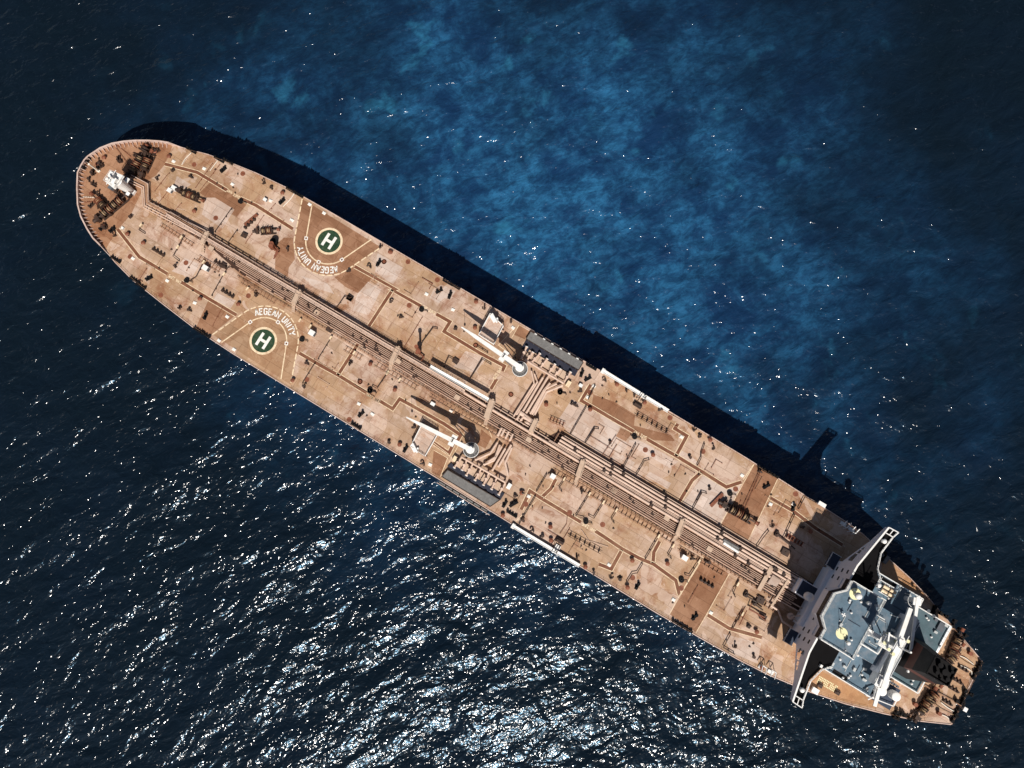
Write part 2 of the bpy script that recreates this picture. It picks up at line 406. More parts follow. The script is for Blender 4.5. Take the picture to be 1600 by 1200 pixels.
for f in ([0, 1, 2, 3], [4, 7, 6, 5], [3, 2, 6, 7], [1, 5, 6, 2]): st.face(f)
stay = None; acc = 0.0
for i in range(len(BOW) - 1):
    p, q = Vector(BOW[i]), Vector(BOW[i + 1]); ln = (q - p).length; s_ = 1.3 - acc
    while s_ < ln:
        x = p + (q - p) * (s_ / ln); nn = (inner[i] * (1 - s_ / ln) + inner[i + 1] * (s_ / ln)).normalized(); x = x + nn * .15
        if stay is None: stay = T('bulwark_stay', st, M['boottop'], loc=(x.x, x.y, 0), rot=math.atan2(nn.y, nn.x))
        else: copy_tree(stay, tanker, (x.x, x.y, DK), math.atan2(nn.y, nn.x))
        s_ += 1.3
    acc = (ln - (s_ - 1.3))
# thin guard rail down both sides
for side, t in ((1, STB), (-1, PRT)):
    rl = MB(); open_ = False; us = [-119 + 2.0 * i for i in range(0, 131)]
    gaps = [(-2, 19), (18.5, 42)] if side > 0 else [(-4, 17), (20, 43)]
    for a, c in zip(us, us[1:]):
        if any(g0 < a < g1 for g0, g1 in gaps) or (-84 < a < -54):
            if open_: T('guard_rail', rl, M['frame']); rl = MB(); open_ = False
            continue
        open_ = True
        p = (a, hb(a, side) - .45 * side); q = (c, hb(c, side) - .45 * side)
        rl.cyl(p, .0, 1.0, .035, 5)
        for z in (.5, 1.0): rl.tube([(p[0], p[1], z), (q[0], q[1], z)], .025, 4)
    if open_: T('guard_rail', rl, M['frame'])

# ------------------------------------------------------------------ paint on the deck
def patch(name, mat, polys, z):
    for i, p in enumerate(polys): T(name, MB().flat(p, z + .0003 * i), mat)
def px(f, *pts): return [f(*p) for p in pts]
fc = [(u, v * .985) for u, v in OUT if u < -123]
fcs = [p for p in fc if p[1] > 0]; fcp = [p for p in fc if p[1] <= 0]
patch('forecastle_paint', M['fore'], [fcs + [(-122.4, 17.4)] + px(A, (840, 465), (760, 560), (690, 600), (600, 790), (560, 880), (450, 1000)) + [(-122.0, -18.1)] + fcp], .004)
patch('deck_repaint', M['brown'], [
    px(K11, (684, 243), (878, 362), (640, 876), (410, 748)),
    px(L12, (530, 145), (740, 300), (470, 790), (250, 640)),
    px(K3, (780, 735), (1000, 870), (800, 1030), (665, 985)),
    px(B, (270, 760), (340, 700), (415, 700), (430, 880), (380, 950), (370, 1030), (265, 960)),
    px(B, (760, 1030), (930, 940), (1070, 1030), (990, 1180), (850, 1110)),
    px(A, (1220, 610), (1420, 720), (1520, 800), (1440, 900), (1330, 840), (1130, 700)),
    px(I9, (480, 580), (580, 620), (520, 690), (440, 650)),
    px(I9, (250, 300), (420, 360), (600, 470), (590, 560), (900, 640), (930, 690), (700, 680), (540, 600), (240, 380)),
    px(G7, (590, 365), (690, 420), (640, 480), (540, 440)),
    px(F6, (1130, 590), (1215, 660), (1165, 750), (1100, 720)),
    px(F6, (735, 765), (850, 830), (790, 985), (715, 950)),
], .004)
patch('deck_primer', M['primer'], [
    px(H8, (820, 125), (940, 190), (800, 420), (705, 300)), px(H8, (940, 190), (1225, 350), (1185, 430), (1215, 470), (1120, 610), (805, 425)),
    px(H8, (1230, 475), (1300, 490), (1240, 580), (1170, 545)), px(H8, (1185, 560), (1345, 655), (1310, 715), (1145, 615)),
    px(I9, (550, 680), (620, 675), (960, 860), (890, 915), (540, 715)), px(I9, (690, 980), (720, 945), (900, 1040), (870, 1090)),
    px(K11, (260, 340), (460, 445), (580, 410), (400, 745), (90, 560)),
    px(E5, (740, 375), (800, 345), (915, 400), (870, 480), (825, 455), (775, 500), (700, 455)),
    px(F6, (140, 375), (215, 420), (130, 560), (70, 500)), px(I9, (990, 770), (1050, 800), (1130, 870), (1100, 900), (945, 820)),
    px(A, (1180, 740), (1260, 740), (1420, 840), (1320, 1000), (1150, 880)), px(A, (940, 560), (1060, 630), (990, 680), (900, 700)),
    px(B, (480, 1020), (700, 1080), (760, 1170), (600, 1120)), px(B, (1120, 830), (1330, 950), (1250, 1090), (1100, 990)),
    px(K3, (580, 390), (700, 440), (640, 560), (470, 500)), px(D4, (100, 150), (260, 210), (200, 300), (60, 230)),
    px(E5, (100, 420), (190, 320), (300, 380), (190, 600), (60, 560)), px(E5, (1000, 900), (1180, 950), (1080, 1080), (900, 1030)),
    px(L12, (690, 800), (800, 830), (1010, 880), (980, 1050), (760, 960)),
], .005)

def lane(name, pts, wd=.92):
    mb = MB(); mb.strip(pts, wd, .012, 0)
    for s_ in (1, -1): mb.strip(pts, .17, .014, 1, s_ * (wd / 2 + .09))
    return T(name, mb, [M['lane'], M['cream']])
LANES = [
    px(A, (840, 460), (1110, 530), (1360, 680)), px(A, (1470, 745), (1600, 805)) + px(B, (415, 628)),
    px(B, (930, 940), (1270, 1130)) + px(E5, (390, 390), (630, 525)), px(E5, (390, 390), (195, 690)),
    px(E5, (755, 590), (870, 655), (820, 735), (1110, 910), (1325, 1025), (1305, 1065)), px(E5, (1260, 1130), (1210, 1215)),
    px(I9, (230, 220), (148, 350), (585, 607)), px(I9, (700, 675), (940, 812), (1150, 940), (1360, 1072), (1485, 1030)),
    px(I9, (940, 812), (1030, 645), (930, 585), (955, 545)), px(I9, (1150, 950), (1075, 1015), (970, 1190)),
    px(K11, (820, 522), (1010, 632), (1190, 770), (1420, 915)),
    px(K3, (20, 150), (200, 380), (435, 522)), px(K3, (545, 588), (760, 718), (1010, 866)),
    px(D4, (790, 650), (960, 750), (1110, 832), (1345, 978)), px(D4, (1110, 832), (1275, 575)),
    px(F6, (285, 355), (392, 420), (450, 338), (550, 392), (820, 545), (960, 640), (930, 690)), px(F6, (700, 680), (860, 790), (905, 700)),
    px(J10, (75, 300), (150, 145), (235, 200), (575, 405)), px(J10, (690, 475), (920, 628), (1060, 705), (1180, 755), (1365, 890), (1395, 1010)),
    px(J10, (250, 195), (325, 125), (365, 45)), px(J10, (915, 635), (828, 795), (725, 755)), px(J10, (1175, 745), (1182, 655), (1230, 565)),
    px(L12, (565, 645), (740, 755), (1015, 832)),
]
for p in LANES: lane('walkway_marking', p)
for p in (px(K11, (684, 243), (400, 748)), px(K11, (882, 362), (634, 880)), px(L12, (530, 145), (330, 480), (245, 640)), px(L12, (745, 300), (555, 640), (465, 795)),
          px(I9, (1585, 885), (1500, 1010)), px(F6, (700, 680), (860, 800)), px(F6, (735, 765), (850, 830), (790, 985)), px(F6, (860, 870), (960, 690)),
          px(G7, (590, 365), (530, 470)), px(G7, (560, 380), (420, 530), (500, 590)), px(J10, (200, 230), (30, 400)), px(G7, (1160, 870), (1090, 1000)),
          px(J10, (1600, 690), (1400, 1015)), px(F6, (1060, 500), (1190, 590), (1220, 660))):
    T('boundary_line', MB().strip(p, .16, .0125), M['cream'])

# block lettering from strokes
GL = {'A': [((0, 0), (.35, 1.04)), ((.35, 1.04), (.7, 0)), ((.14, .30), (.56, .30))], 'E': [((.62, 1), (.08, 1), (.08, 0), (.62, 0)), ((.08, .52), (.55, .52))],
      'G': [((.64, .82), (.5, 1), (.18, 1), (.07, .85), (.07, .15), (.18, 0), (.5, 0), (.64, .15), (.64, .48), (.4, .48))], 'N': [((.07, 0), (.07, 1), (.63, 0), (.63, 1))],
      'U': [((.07, 1), (.07, .16), (.2, 0), (.5, 0), (.63, .16), (.63, 1))], 'I': [((.18, 0), (.18, 1))], 'T': [((0, 1), (.7, 1)), ((.35, 1), (.35, 0))],
      'Y': [((0, 1), (.35, .48), (.7, 1)), ((.35, .48), (.35, 0))], 'S': [((.62, .84), (.5, 1), (.18, 1), (.07, .86), (.07, .64), (.2, .52), (.5, .48), (.63, .36), (.63, .14), (.5, 0), (.18, 0), (.06, .16))],
      'F': [((.62, 1), (.08, 1), (.08, 0)), ((.08, .52), (.55, .52))], 'W': [((0, 1), (.2, 0), (.42, .8), (.64, 0), (.84, 1))], 'K': [((.08, 0), (.08, 1)), ((.62, 1), (.08, .45)), ((.22, .58), (.64, 0))],
      'O': [((.18, 0), (.07, .15), (.07, .85), (.18, 1), (.5, 1), (.63, .85), (.63, .15), (.5, 0), (.18, 0))], 'M': [((.06, 0), (.06, 1), (.42, .3), (.78, 1), (.78, 0))], ' ': []}
WID = {'I': .36, 'W': .84, 'M': .84, ' ': .45}
def text_line(mb, txt, p, q, hgt, wt, z, m=0):
    """letters spread from p to q along a straight base line"""
    p, q = Vector(p), Vector(q); d = (q - p).normalized(); nn = Vector((-d.y, d.x))
    tot = sum(WID.get(c, .7) + .22 for c in txt) - .22; k = (q - p).length / tot; x = 0.0
    for c in txt:
        for stv in GL[c]: mb.strip([tuple(p + d * (x + a) * k + nn * b * hgt) for a, b in stv], wt, z, m)
        x += (WID.get(c, .7) + .22)
def text_arc(mb, txt, c, r, a_mid, hgt, cw, wt, z, m=0):
    """letters round an arc, feet towards the centre, read clockwise seen from above"""
    ws = [WID.get(ch, .7) * cw + .24 for ch in txt]; tot = sum(ws); a = a_mid + tot / 2 / r
    for ch, wv in zip(txt, ws):
        for stv in GL[ch]:
            pts = []
            for x, y in stv:
                th = a - (x * cw) / r; rr = r + y * hgt; pts.append((c[0] + rr * math.cos(th), c[1] + rr * math.sin(th)))
            mb.strip(pts, wt, z, m)
        a -= wv / r

# helipads
def helipad(f, c, inner_, outer_, fill, sgn):
    c = f(*c); mk = MB()
    R1, R2 = 6.75, 10.1
    def arm(pts, Rr):
        e0, e1 = f(*pts[0]), f(*pts[1])
        def tan_pt(e, s_):
            v = Vector(e) - Vector(c); dd = v.length; al = math.acos(min(1, Rr / dd)); a = math.atan2(v.y, v.x) + s_ * al
            return a
        return e0, tan_pt(e0, pts[2]), e1, tan_pt(e1, pts[3])
    return c, arm(inner_, R1), arm(outer_, R2), R1, R2
def build_helipad(f, cpx, inn, outp, base, s0, s1):
    c, (i0, ia, i1, ib), (o0, oa, o1, ob), R1, R2 = helipad(f, cpx, inn + [s0, s1], outp + [s0, s1], None, 1)
    def sweep(a, b):                                     # go round the side of the pad that faces the pipe rack
        mid = math.pi / 2 if base < 0 else -math.pi / 2
        a = mid + ((a - mid + math.pi) % (2 * math.pi) - math.pi); b = mid + ((b - mid + math.pi) % (2 * math.pi) - math.pi)
        return a, b
    ia, ib = sweep(ia, ib); oa, ob = sweep(oa, ob)
    def pol(r, a): return (c[0] + r * math.cos(a), c[1] + r * math.sin(a))
    fl = MB(); pts = [o0] + [pol(R2, oa + (ob - oa) * k / 24) for k in range(25)] + [o1]
    sd = 1 if base > 0 else -1
    pts = [(u, max(min(v, hb(u, 1) - .3), hb(u, -1) + .3)) for u, v in pts]
    fl.flat(pts, .007)
    pad = T('helipad', fl, M['brown'] if base > 0 else M['padtan'])
    lm = MB()
    lm.strip([i0, pol(R1, ia)], .34, .018); lm.strip([pol(R1, ib), i1], .34, .018); lm.ring(c, R1 - .17, R1 + .17, .018, 40, 0, ia, ib)
    T('touchdown_line', lm, M['cream'], pad)
    def dash(p, q, nn):
        p, q = Vector(p), Vector(q)
        for k in range(nn): T('border_dash', MB().strip([tuple(p + (q - p) * (k / nn)), tuple(p + (q - p) * ((k + .76) / nn))], .36, .018), M['cream'], pad)
    dash(o0, pol(R2, oa), max(4, int((Vector(o0) - Vector(pol(R2, oa))).length / 2.0))); dash(pol(R2, ob), o1, max(4, int((Vector(o1) - Vector(pol(R2, ob))).length / 2.0)))
    nn = int(abs(ob - oa) * R2 / 2.1)
    for k in range(nn): T('border_dash', MB().ring(c, R2 - .18, R2 + .18, .018, 4, 0, oa + (ob - oa) * k / nn, oa + (ob - oa) * (k + .76) / nn), M['cream'], pad)
    rg = MB(); rg.ring(c, 3.35, 4.0, .020, 48); T('aiming_ring', rg, M['cream'], pad)
    gr = MB(); gr.cyl(c, .010, .022, 3.36, 48); T('aiming_circle', gr, M['green'], pad)
    hl = MB()
    for s_ in (1, -1): hl.obox((c[0] + s_ * 1.16, c[1]), R(90), 4.0, .82, .023, .030)
    hl.obox(c, 0, 1.5, .80, .023, .030)
    T('letter', hl, M['mark'], pad)
    tx = MB(); text_arc(tx, 'AEGEAN UNITY', c, 7.70, (R(90) if base < 0 else R(-90)) + TXT[base], 1.70, 1.34, .33, .022)
    T('ship_name', tx, M['mark'], pad)
    for a in (ia, ib, (ia * .45 + ib * .55)):
        sq = MB(); x = pol(R1, a); sq.obox(x, a, 1.0, 1.0, .024, .03, 0); sq.obox(x, a, .5, .5, .030, .036, 1)
        T('corner_mark', sq, [M['mark'], M['lane']], pad)
TXT = {-1: 0.0, 1: 0.0}
build_helipad(D4, (487, 547), [(140, 560), (635, 865)], [(65, 495), (715, 912)], -1, -1, 1)
build_helipad(B, (715, 730), [(572, 432), (1068, 715)], [(492, 378), (1148, 780)], 1, 1, -1)

# SAFE WAY lettering in the gaps of the walkways
def safe(f, p, q, hgt=.80):
    sw = MB(); text_line(sw, 'SAFE WAY', f(*p), f(*q), hgt, .17, .016); T('walkway_lettering', sw, M['cream'])
safe(D4, (1345, 1000), (1455, 1066)); safe(K3, (440, 545), (540, 607)); safe(F6, (175, 308), (280, 372)); safe(J10, (582, 428), (690, 492))
safe(E5, (752, 575), (645, 512)); safe(A, (1470, 735), (1365, 668)); safe(I9, (700, 655), (598, 598)); safe(G7, (395, 815), (450, 730))

# ------------------------------------------------------------------ pipe rack down the middle
def run(name, u0, u1, v, z, r, mat, bumps=True, n=10):
    mb = MB(); mb.tube([(u0, v, z), (u1, v, z)], r, n)
    if bumps:
        u = u0 + random.uniform(2, 9)
        while u < u1 - 1: mb.tube([(u, v, z), (u + .22, v, z)], r * 1.28, n); u += random.choice((9.6, 12, 14.4)) + random.uniform(-.4, .4)
    return T(name, mb, mat)
mb = MB(); mb.flat([(-112, -2.0), (-97, -2.0), (-84, -4.3), (97.5, -4.5), (97.5, 4.0), (18, 4.0), (16, .9), (-112, .2)], .0085); T('rack_shade', mb, M['rackshade'])  # dark strip on the deck: painted shade that deepens the gaps between pipes
def RK(u):                                     # the rack lies a little to starboard aft, to port forward
    return -1.55 + (u + 120) * .0105
BOWJ = -117.5
for v, r in ((2.85, .33), (1.85, .35), (.95, .30)): run('cargo_pipe', 19.5, 96.0, v, 2.1, r, M['pipe'])
for v in (.42, .12): run('service_pipe', 17, 95.5, v, 2.0, .10, M['pipe'])
run('cargo_pipe', -10, 95.5, -.55, 2.0, .36, M['pipe'])
for k, v in enumerate((-1.75, -2.2, -2.65, -3.1, -3.55, -4.1)): run('service_pipe', -96 + 3 * k, 94.5, v + (.25 if k < 4 else .1), 1.9, .115 if k < 5 else .17, M['thinpipe'])
for v in (-.95, ): run('service_pipe', -60, 94, v, 1.7, .08, M['frame'])
# forward of midships a broad walkway carries the line towards the bow
mb = MB(); mb.strip([(-111, -.95), (-10, -.28)], .80, 2.55); mb.strip([(-111, -.95), (-10, -.28)], .80, 2.50)
for v in (.44, -.44): mb.tube([(-111, -.95 + v, 2.95), (-10, -.28 + v, 2.95)], .05, 5); mb.tube([(-111, -.95 + v, 3.4), (-10, -.28 + v, 3.4)], .05, 5)
for k in range(52):
    u = -110 + k * 1.95; c = -.95 + (u + 111) * .0066
    for v in (.44, -.44): mb.cyl((u, c + v), .0, 3.4, .045, 5)
T('catwalk', mb, M['pipe'])
run('foam_pipe', -111, 20, .55, 1.6, .13, M['pipe']); run('foam_pipe', 20, 95, 3.55, 2.2, .10, M['pipe'])
def portal(v0, v1, w_=.1):
    m_ = MB(); a, b_ = v0, v1
    m_.prism([(-w_, a), (w_, a), (w_, b_), (-w_, b_)], 1.38, 1.56)
    for v in (a + .2, b_ - .2): m_.box(-w_, w_, v - w_, v + w_, 0, 1.3795)
    return m_
sup = {}
for k in range(84):                             # cross beams and legs of the rack
    u = -108 + k * 2.43; key = (-4.4 if u > -84 else -1.9, 3.5 if u > 18 else .9)
    if key not in sup: sup[key] = T('pipe_support', portal(*key), M['frame'], loc=(u, 0, 0))
    else: copy_tree(sup[key], tanker, (u, 0, DK))
# the bow dog-leg of the rack
dl = [A(700, 825), A(725, 770), A(712, 640), A(580, 590)]
for off, r, mt in ((0, .16, 'pipe'), (.75, .16, 'pipe'), (1.45, .16, 'pipe'), (-.75, .12, 'pipe')):
    mb = MB(); P = [Vector(p) for p in px(A, (1190, 1065), (700, 815), (690, 660), (565, 598))]
    pts = []
    for i, p in enumerate(P):
        a = P[max(i - 1, 0)]; c = P[min(i + 1, len(P) - 1)]; t = (c - a).normalized(); nn = Vector((-t.y, t.x)); pts.append((p.x + nn.x * (off - .5), p.y + nn.y * (off - .5), 1.5))
    mb.tube(pts, r, 8); T('foam_pipe', mb, M[mt])
mb = MB(); mb.strip(px(A, (1190, 1050), (715, 800), (705, 650), (575, 592)), .55, 1.9); mb.strip(px(A, (1190, 1050), (715, 800), (705, 650), (575, 592)), .55, 1.86); T('catwalk', mb, M['frame'])
for k in range(7):
    o_ = T('pipe_support', portal(-2.6, .3), M['frame'], loc=(-118 + k * 1.5, 0, 0))

# stair platforms over the rack
for f, p, q, wd in ((A, (1195, 1030), (1150, 1120), 1.5), (K3, (1535, 665), (1485, 770), 1.5), (E5, (440, 870), (380, 1000), 1.5), (F6, (1225, 350), (1175, 500), 1.7), (H8, (525, 300), (480, 395), 1.4), (H8, (915, 640), (870, 770), 1.5), (J10, (1425, 390), (1380, 510), 1.4)):
    mb = MB(); p, q = f(*p, 3.0), f(*q, 3.0); mb.bar(p, q, wd, 2.95, 3.1)
    for s_ in (p, q): mb.obox(s_, 0, 1.5, .3, .2, 2.95); mb.obox(s_, 0, .5, .9, 0, 3.0)
    d = (Vector(q) - Vector(p)).normalized()
    for k in (1, -1):
        o_ = Vector((-d.y, d.x)) * k * wd / 2
        mb.tube([(p[0] + o_.x, p[1] + o_.y, 3.95), (q[0] + o_.x, q[1] + o_.y, 3.95)], .04, 5)
        for t_ in (0, .25, .5, .75, 1):
            x = Vector(p) + (Vector(q) - Vector(p)) * t_ + o_; mb.cyl(tuple(x), 3.1, 3.95, .04, 5)
    e = Vector(q) + d * 2.2                        # steps down on the port side
    b = len(mb.v); nn = Vector((-d.y, d.x)) * .45
    for k in range(7):
        x = Vector(q) + (e - Vector(q)) * (k / 7); mb.bar(tuple(x - nn), tuple(x + nn), .28, 2.7 - k * .4, 2.78 - k * .4)
    mb.tube([(q[0] + nn.x, q[1] + nn.y, 3.0), (e.x + nn.x, e.y + nn.y, .1)], .06, 5); mb.tube([(q[0] - nn.x, q[1] - nn.y, 3.0), (e.x - nn.x, e.y - nn.y, .1)], .06, 5)
    T('crossing_stair', mb, M['tanplate'])
vr = random.Random(5); vf = {}
for k in range(84):
    u = vr.uniform(-92, 94); big_ = u > 20 and vr.random() < .4
    v = vr.choice((2.85, 1.85, .95, -.55)) if big_ else vr.choice((-1.5, -1.95, -2.4, -2.85, -3.45, -4.0)); key = big_
    if key not in vf:
        mb = MB(); r_ = .42 if big_ else .2; z = 2.1 if big_ else 1.9
        mb.tube([(-.45, 0, z), (-.3, 0, z)], r_ * 1.15, 10); mb.tube([(.3, 0, z), (.45, 0, z)], r_ * 1.15, 10); mb.cyl((0, 0), z, z + r_ + .5, r_ * .5, 8); mb.cyl((0, 0), z + r_ + .5, z + r_ + .58, r_ * 1.0, 12); mb.tube([(-.3, 0, z), (.3, 0, z)], r_ * .9, 10)
        vf[key] = mb.build('pipe_valve', M['dark'], tanker, loc=(u, v, 0))
    else: copy_tree(vf[key], tanker, (u, v, DK))
pl = None
for f, p in ((K3, (800, 310)), (D4, (935, 310)), (E5, (440, 985)), (F6, (930, 325)), (H8, (460, 465)), (H8, (1170, 890)), (J10, (850, 140)), (L12, (580, 95)), (J10, (1290, 370))):
    if pl is None:
        mb = MB(); mb.box(-.75, .75, -.65, .65, 2.1, 2.25); mb.box(-.6, .6, -.05, .05, .3, 2.1); mb.box(-.05, .05, -.5, .5, .3, 2.1)
        pl = T('valve_platform', mb, M['tanplate'], loc=(*f(*p, 2), 0))
    else: copy_tree(pl, tanker, (*f(*p, 2), DK))
# thin foam main and hydraulic lines to port of the rack, on ladder-like bearers
def tray(pts, wd, zz=.55, mat='frame', step=1.3):
    mb = MB()
    P = [Vector(p) for p in pts]
    for a, c in zip(P, P[1:]):
        d = (c - a).normalized(); nn = Vector((-d.y, d.x)) * wd / 2
        for s_ in (1, -1): mb.tube([(a.x + nn.x * s_, a.y + nn.y * s_, zz), (c.x + nn.x * s_, c.y + nn.y * s_, zz)], .075, 5)
        k = int((c - a).length / step)
        for i in range(k + 1):
            x = a + (c - a) * ((i + .5) / (k + 1)); mb.bar(tuple(x - nn), tuple(x + nn), .12, 0, zz)
    return T('pipe_tray', mb, M[mat])
tray([(-112, -4.2), (-100, -4.4)], .9); tray([(-97, -6.6), (-89, -6.6)], 1.3); tray([(-82, -6.2), (-70, -6.3)], .9); tray([(-46, -7.2), (-40, -7.1)], 1.3)
tray([(-36, -6.5), (-22, -6.4)], 1.2); tray([(-18, -6.2), (8, -5.7)], .9); tray([(22, -6.4), (60, -5.9)], 1.3); tray([(24, -5.0), (92, -4.9)], .35, .7)
tray([(-84, -5.4), (16, -5.0)], .3, .6); tray([(62, -6.6), (76, -6.5)], 1.0); tray([(86, -7.4), (95, -7.6)], 1.2)
tray(px(I9, (600, 460), (880, 625)), 1.0, .9, 'dark', 1.6); tray(px(J10, (470, 500), (745, 655)), 1.0, .9, 'dark', 1.6)
tray(px(K11, (945, 830), (1085, 915)), 1.2, 1.2, 'redrust', 1.0); tray(px(H8, (630, 290), (760, 345)), 1.2, .8, 'redrust', 1.0)

# long thin lines that run across the deck
def lines(name, mat, r, zz, items):
    for f, pts in items:
        mb = MB(); P = [f(*p) for p in pts]
        mb.tube([(a, b, zz) for a, b in P], r, 6)
        for a, b in (P[0], P[-1]): mb.cyl((a, b), 0, zz + .05, r * 1.2, 6)
        L_ = 0
        for a, c in zip(P, P[1:]):
            k = int(math.dist(a, c) / 3.2)
            for i in range(1, k + 1):
                x = Vector(a) + (Vector(c) - Vector(a)) * (i / (k + 1)); mb.box(x.x - .1, x.x + .1, x.y - .1, x.y + .1, 0, zz)
        T(name, mb, M[mat])
lines('branch_pipe', 'dark', .12, .75, [
    (K3, [(580, 215), (490, 380), (535, 415)]), (K3, [(222, 130), (208, 160), (250, 188)]), (K3, [(745, 425), (680, 555), (630, 585)]), (K3, [(950, 470), (905, 540), (812, 705)]),
    (D4, [(1055, 530), (950, 700)]), (D4, [(920, 740), (820, 900)]), (D4, [(1230, 190), (1168, 182), (1100, 280)]), (D4, [(1525, 820), (1440, 945), (1400, 925)]),
    (J10, [(640, 175), (530, 355), (600, 372)]), (J10, [(760, 245), (680, 372), (640, 350)]), (J10, [(870, 310), (825, 380), (850, 410)]), (J10, [(1230, 500), (1110, 708)]),
    (J10, [(1085, 750), (1040, 825), (1000, 832), (955, 905)]), (J10, [(1340, 600), (1295, 680), (1325, 705)]), (J10, [(1555, 730), (1475, 852), (1440, 840)]),
    (J10, [(290, 5), (205, 148)]), (J10, [(195, 190), (60, 420)]), (J10, [(430, 60), (390, 120), (415, 150)]),
    (L12, [(820, 350), (770, 460), (790, 490)]), (L12, [(830, 640), (770, 750)]), (L12, [(750, 800), (690, 910), (780, 965)]),
    (H8, [(1040, 375), (1008, 368), (930, 490)]), (H8, [(1350, 500), (1250, 690)]), (H8, [(1460, 630), (1420, 640), (1405, 670), (1355, 755)]), (H8, [(938, 190), (808, 418)]),
    (K11, [(285, 485), (245, 472), (172, 610)]), (K11, [(800, 795), (755, 850), (705, 925)]), (K11, [(1015, 660), (920, 870)]), (K11, [(1050, 610), (1100, 512), (1195, 560)]),
    (E5, [(765, 715), (730, 708), (685, 770), (640, 830)]), (E5, [(930, 985), (860, 948), (822, 1030)]), (E5, [(1212, 1012), (1140, 968), (1035, 1140)]), (E5, [(1185, 915), (1100, 860)]),
    (I9, [(1175, 710), (1145, 790), (1145, 830), (1115, 890)]), (I9, [(265, 225), (210, 340)]), (K3, [(1020, 165), (945, 270)]), (A, [(1400, 840), (1265, 1030)]),
])
lines('deck_pipe', 'redrust', .07, .4, [
    (E5, [(640, 620), (490, 870)]), (A, [(1300, 470), (1140, 680)]), (A, [(1240, 460), (1100, 660)]), (A, [(870, 690), (790, 790)]), (A, [(980, 790), (930, 850)]),
    (K3, [(1240, 40), (1090, 270)]), (B, [(270, 420), (200, 500)]), (K11, [(735, 310), (600, 620)]), (K11, [(715, 320), (580, 610)]), (H8, [(1190, 510), (1130, 610)]),
    (L12, [(480, 400), (400, 540)]), (G7, [(150, 1040), (30, 1000)]), (B, [(340, 560), (300, 620)]), (D4, [(150, 270), (70, 420)]), (J10, [(460, 360), (455, 420), (400, 500)]),
    (I9, [(440, 640), (330, 800)]), (I9, [(230, 650), (370, 735)]), (L12, [(860, 580), (760, 760)]), (A, [(760, 690), (860, 560), (880, 540)]), (A, [(440, 330), (540, 470)]),
])
lines('deck_pipe', 'pipe', .06, .35, [(A, [(990, 470), (1060, 380)]), (B, [(330, 450), (425, 335)]), (I9, [(600, 300), (1000, 530)]), (J10, [(580, 470), (640, 560), (800, 610)])])

fr_ = random.Random(11)
CH = ((200, 200), (300, 380), (420, 300), (420, 500), (560, 400), (600, 610), (690, 470), (700, 640), (820, 800), (900, 860), (960, 650), (1040, 900), (1080, 730), (1120, 940), (1180, 780), (250, 440), (520, 590), (640, 440), (1000, 690), (860, 620))
for k in range(58):
    px_, py_ = fr_.choice(CH); u, v = at(px_ + fr_.uniform(-50, 50), py_ + fr_.uniform(-30, 30))
    if abs(v) < 6 or u < -112 or u > 92 or abs(v) > abs(hb(u, 1 if v > 0 else -1)) - 3.2 or (-88 < u < -52 and abs(v) > 8): continue
    L1, L2, s1, s2 = fr_.uniform(1.5, 7), fr_.uniform(.8, 3.5), fr_.choice((1, -1)), fr_.choice((1, -1))
    P = [(u, v), (u + s1 * L1, v), (u + s1 * L1, v + s2 * L2)] if fr_.random() < .5 else [(u, v), (u, v + s2 * min(L1, 4)), (u + s1 * L2, v + s2 * min(L1, 4))]
    P = [(a, max(hb(a, -1) + 1.5, min(hb(a, 1) - 1.5, b_))) for a, b_ in P]
    mb = MB(); mb.tube([(a, b_, .3) for a, b_ in P], fr_.choice((.045, .06, .08)), 5)
    for a, b_ in P: mb.box(a - .09, a + .09, b_ - .09, b_ + .09, 0, .38)
    T('small_pipe', mb, M[fr_.choice(('redrust', 'frame', 'frame', 'pipe'))])
lug = None
for k in range(96):
    u = fr_.uniform(-110, 92); sd = fr_.choice((1, -1)); v = fr_.uniform(6.5, abs(hb(u, sd)) - 1.5) * sd
    if -88 < u < -52 and abs(v) > 8: continue
    if lug is None: lug = MB().cyl((0, 0), 0, .5, .16, 8).box(-.3, .3, -.12, .12, 0, .22).build('sounding_pipe', M['dark'], tanker, loc=(u, v, 0))
    else: copy_tree(lug, tanker, (u, v, DK), fr_.uniform(0, 3))
fx = [(-136, -4), (-137.5, 1), (-134, 6), (-130, 9.5), (-128, -10), (-131, -8.5), (-126, 12.5), (-133, -9.8), (-125.8, -13), (-129, 3.5), (-127.5, -4)]
for i, p in enumerate(fx):
    mb = MB(); mb.box(-.8, .8, -.4, .4, 0, .25); mb.cyl((-.4, 0), .25, 1.2, .32, 10); mb.cyl((.5, .1), .25, .9, .26, 10); mb.tube([(-.8, -.5, .5), (1.2, -.5, .5)], .14, 6)
    mb.build('mooring_guide', M['dark'], tanker, loc=(*p, 0), rot=i * 1.1)

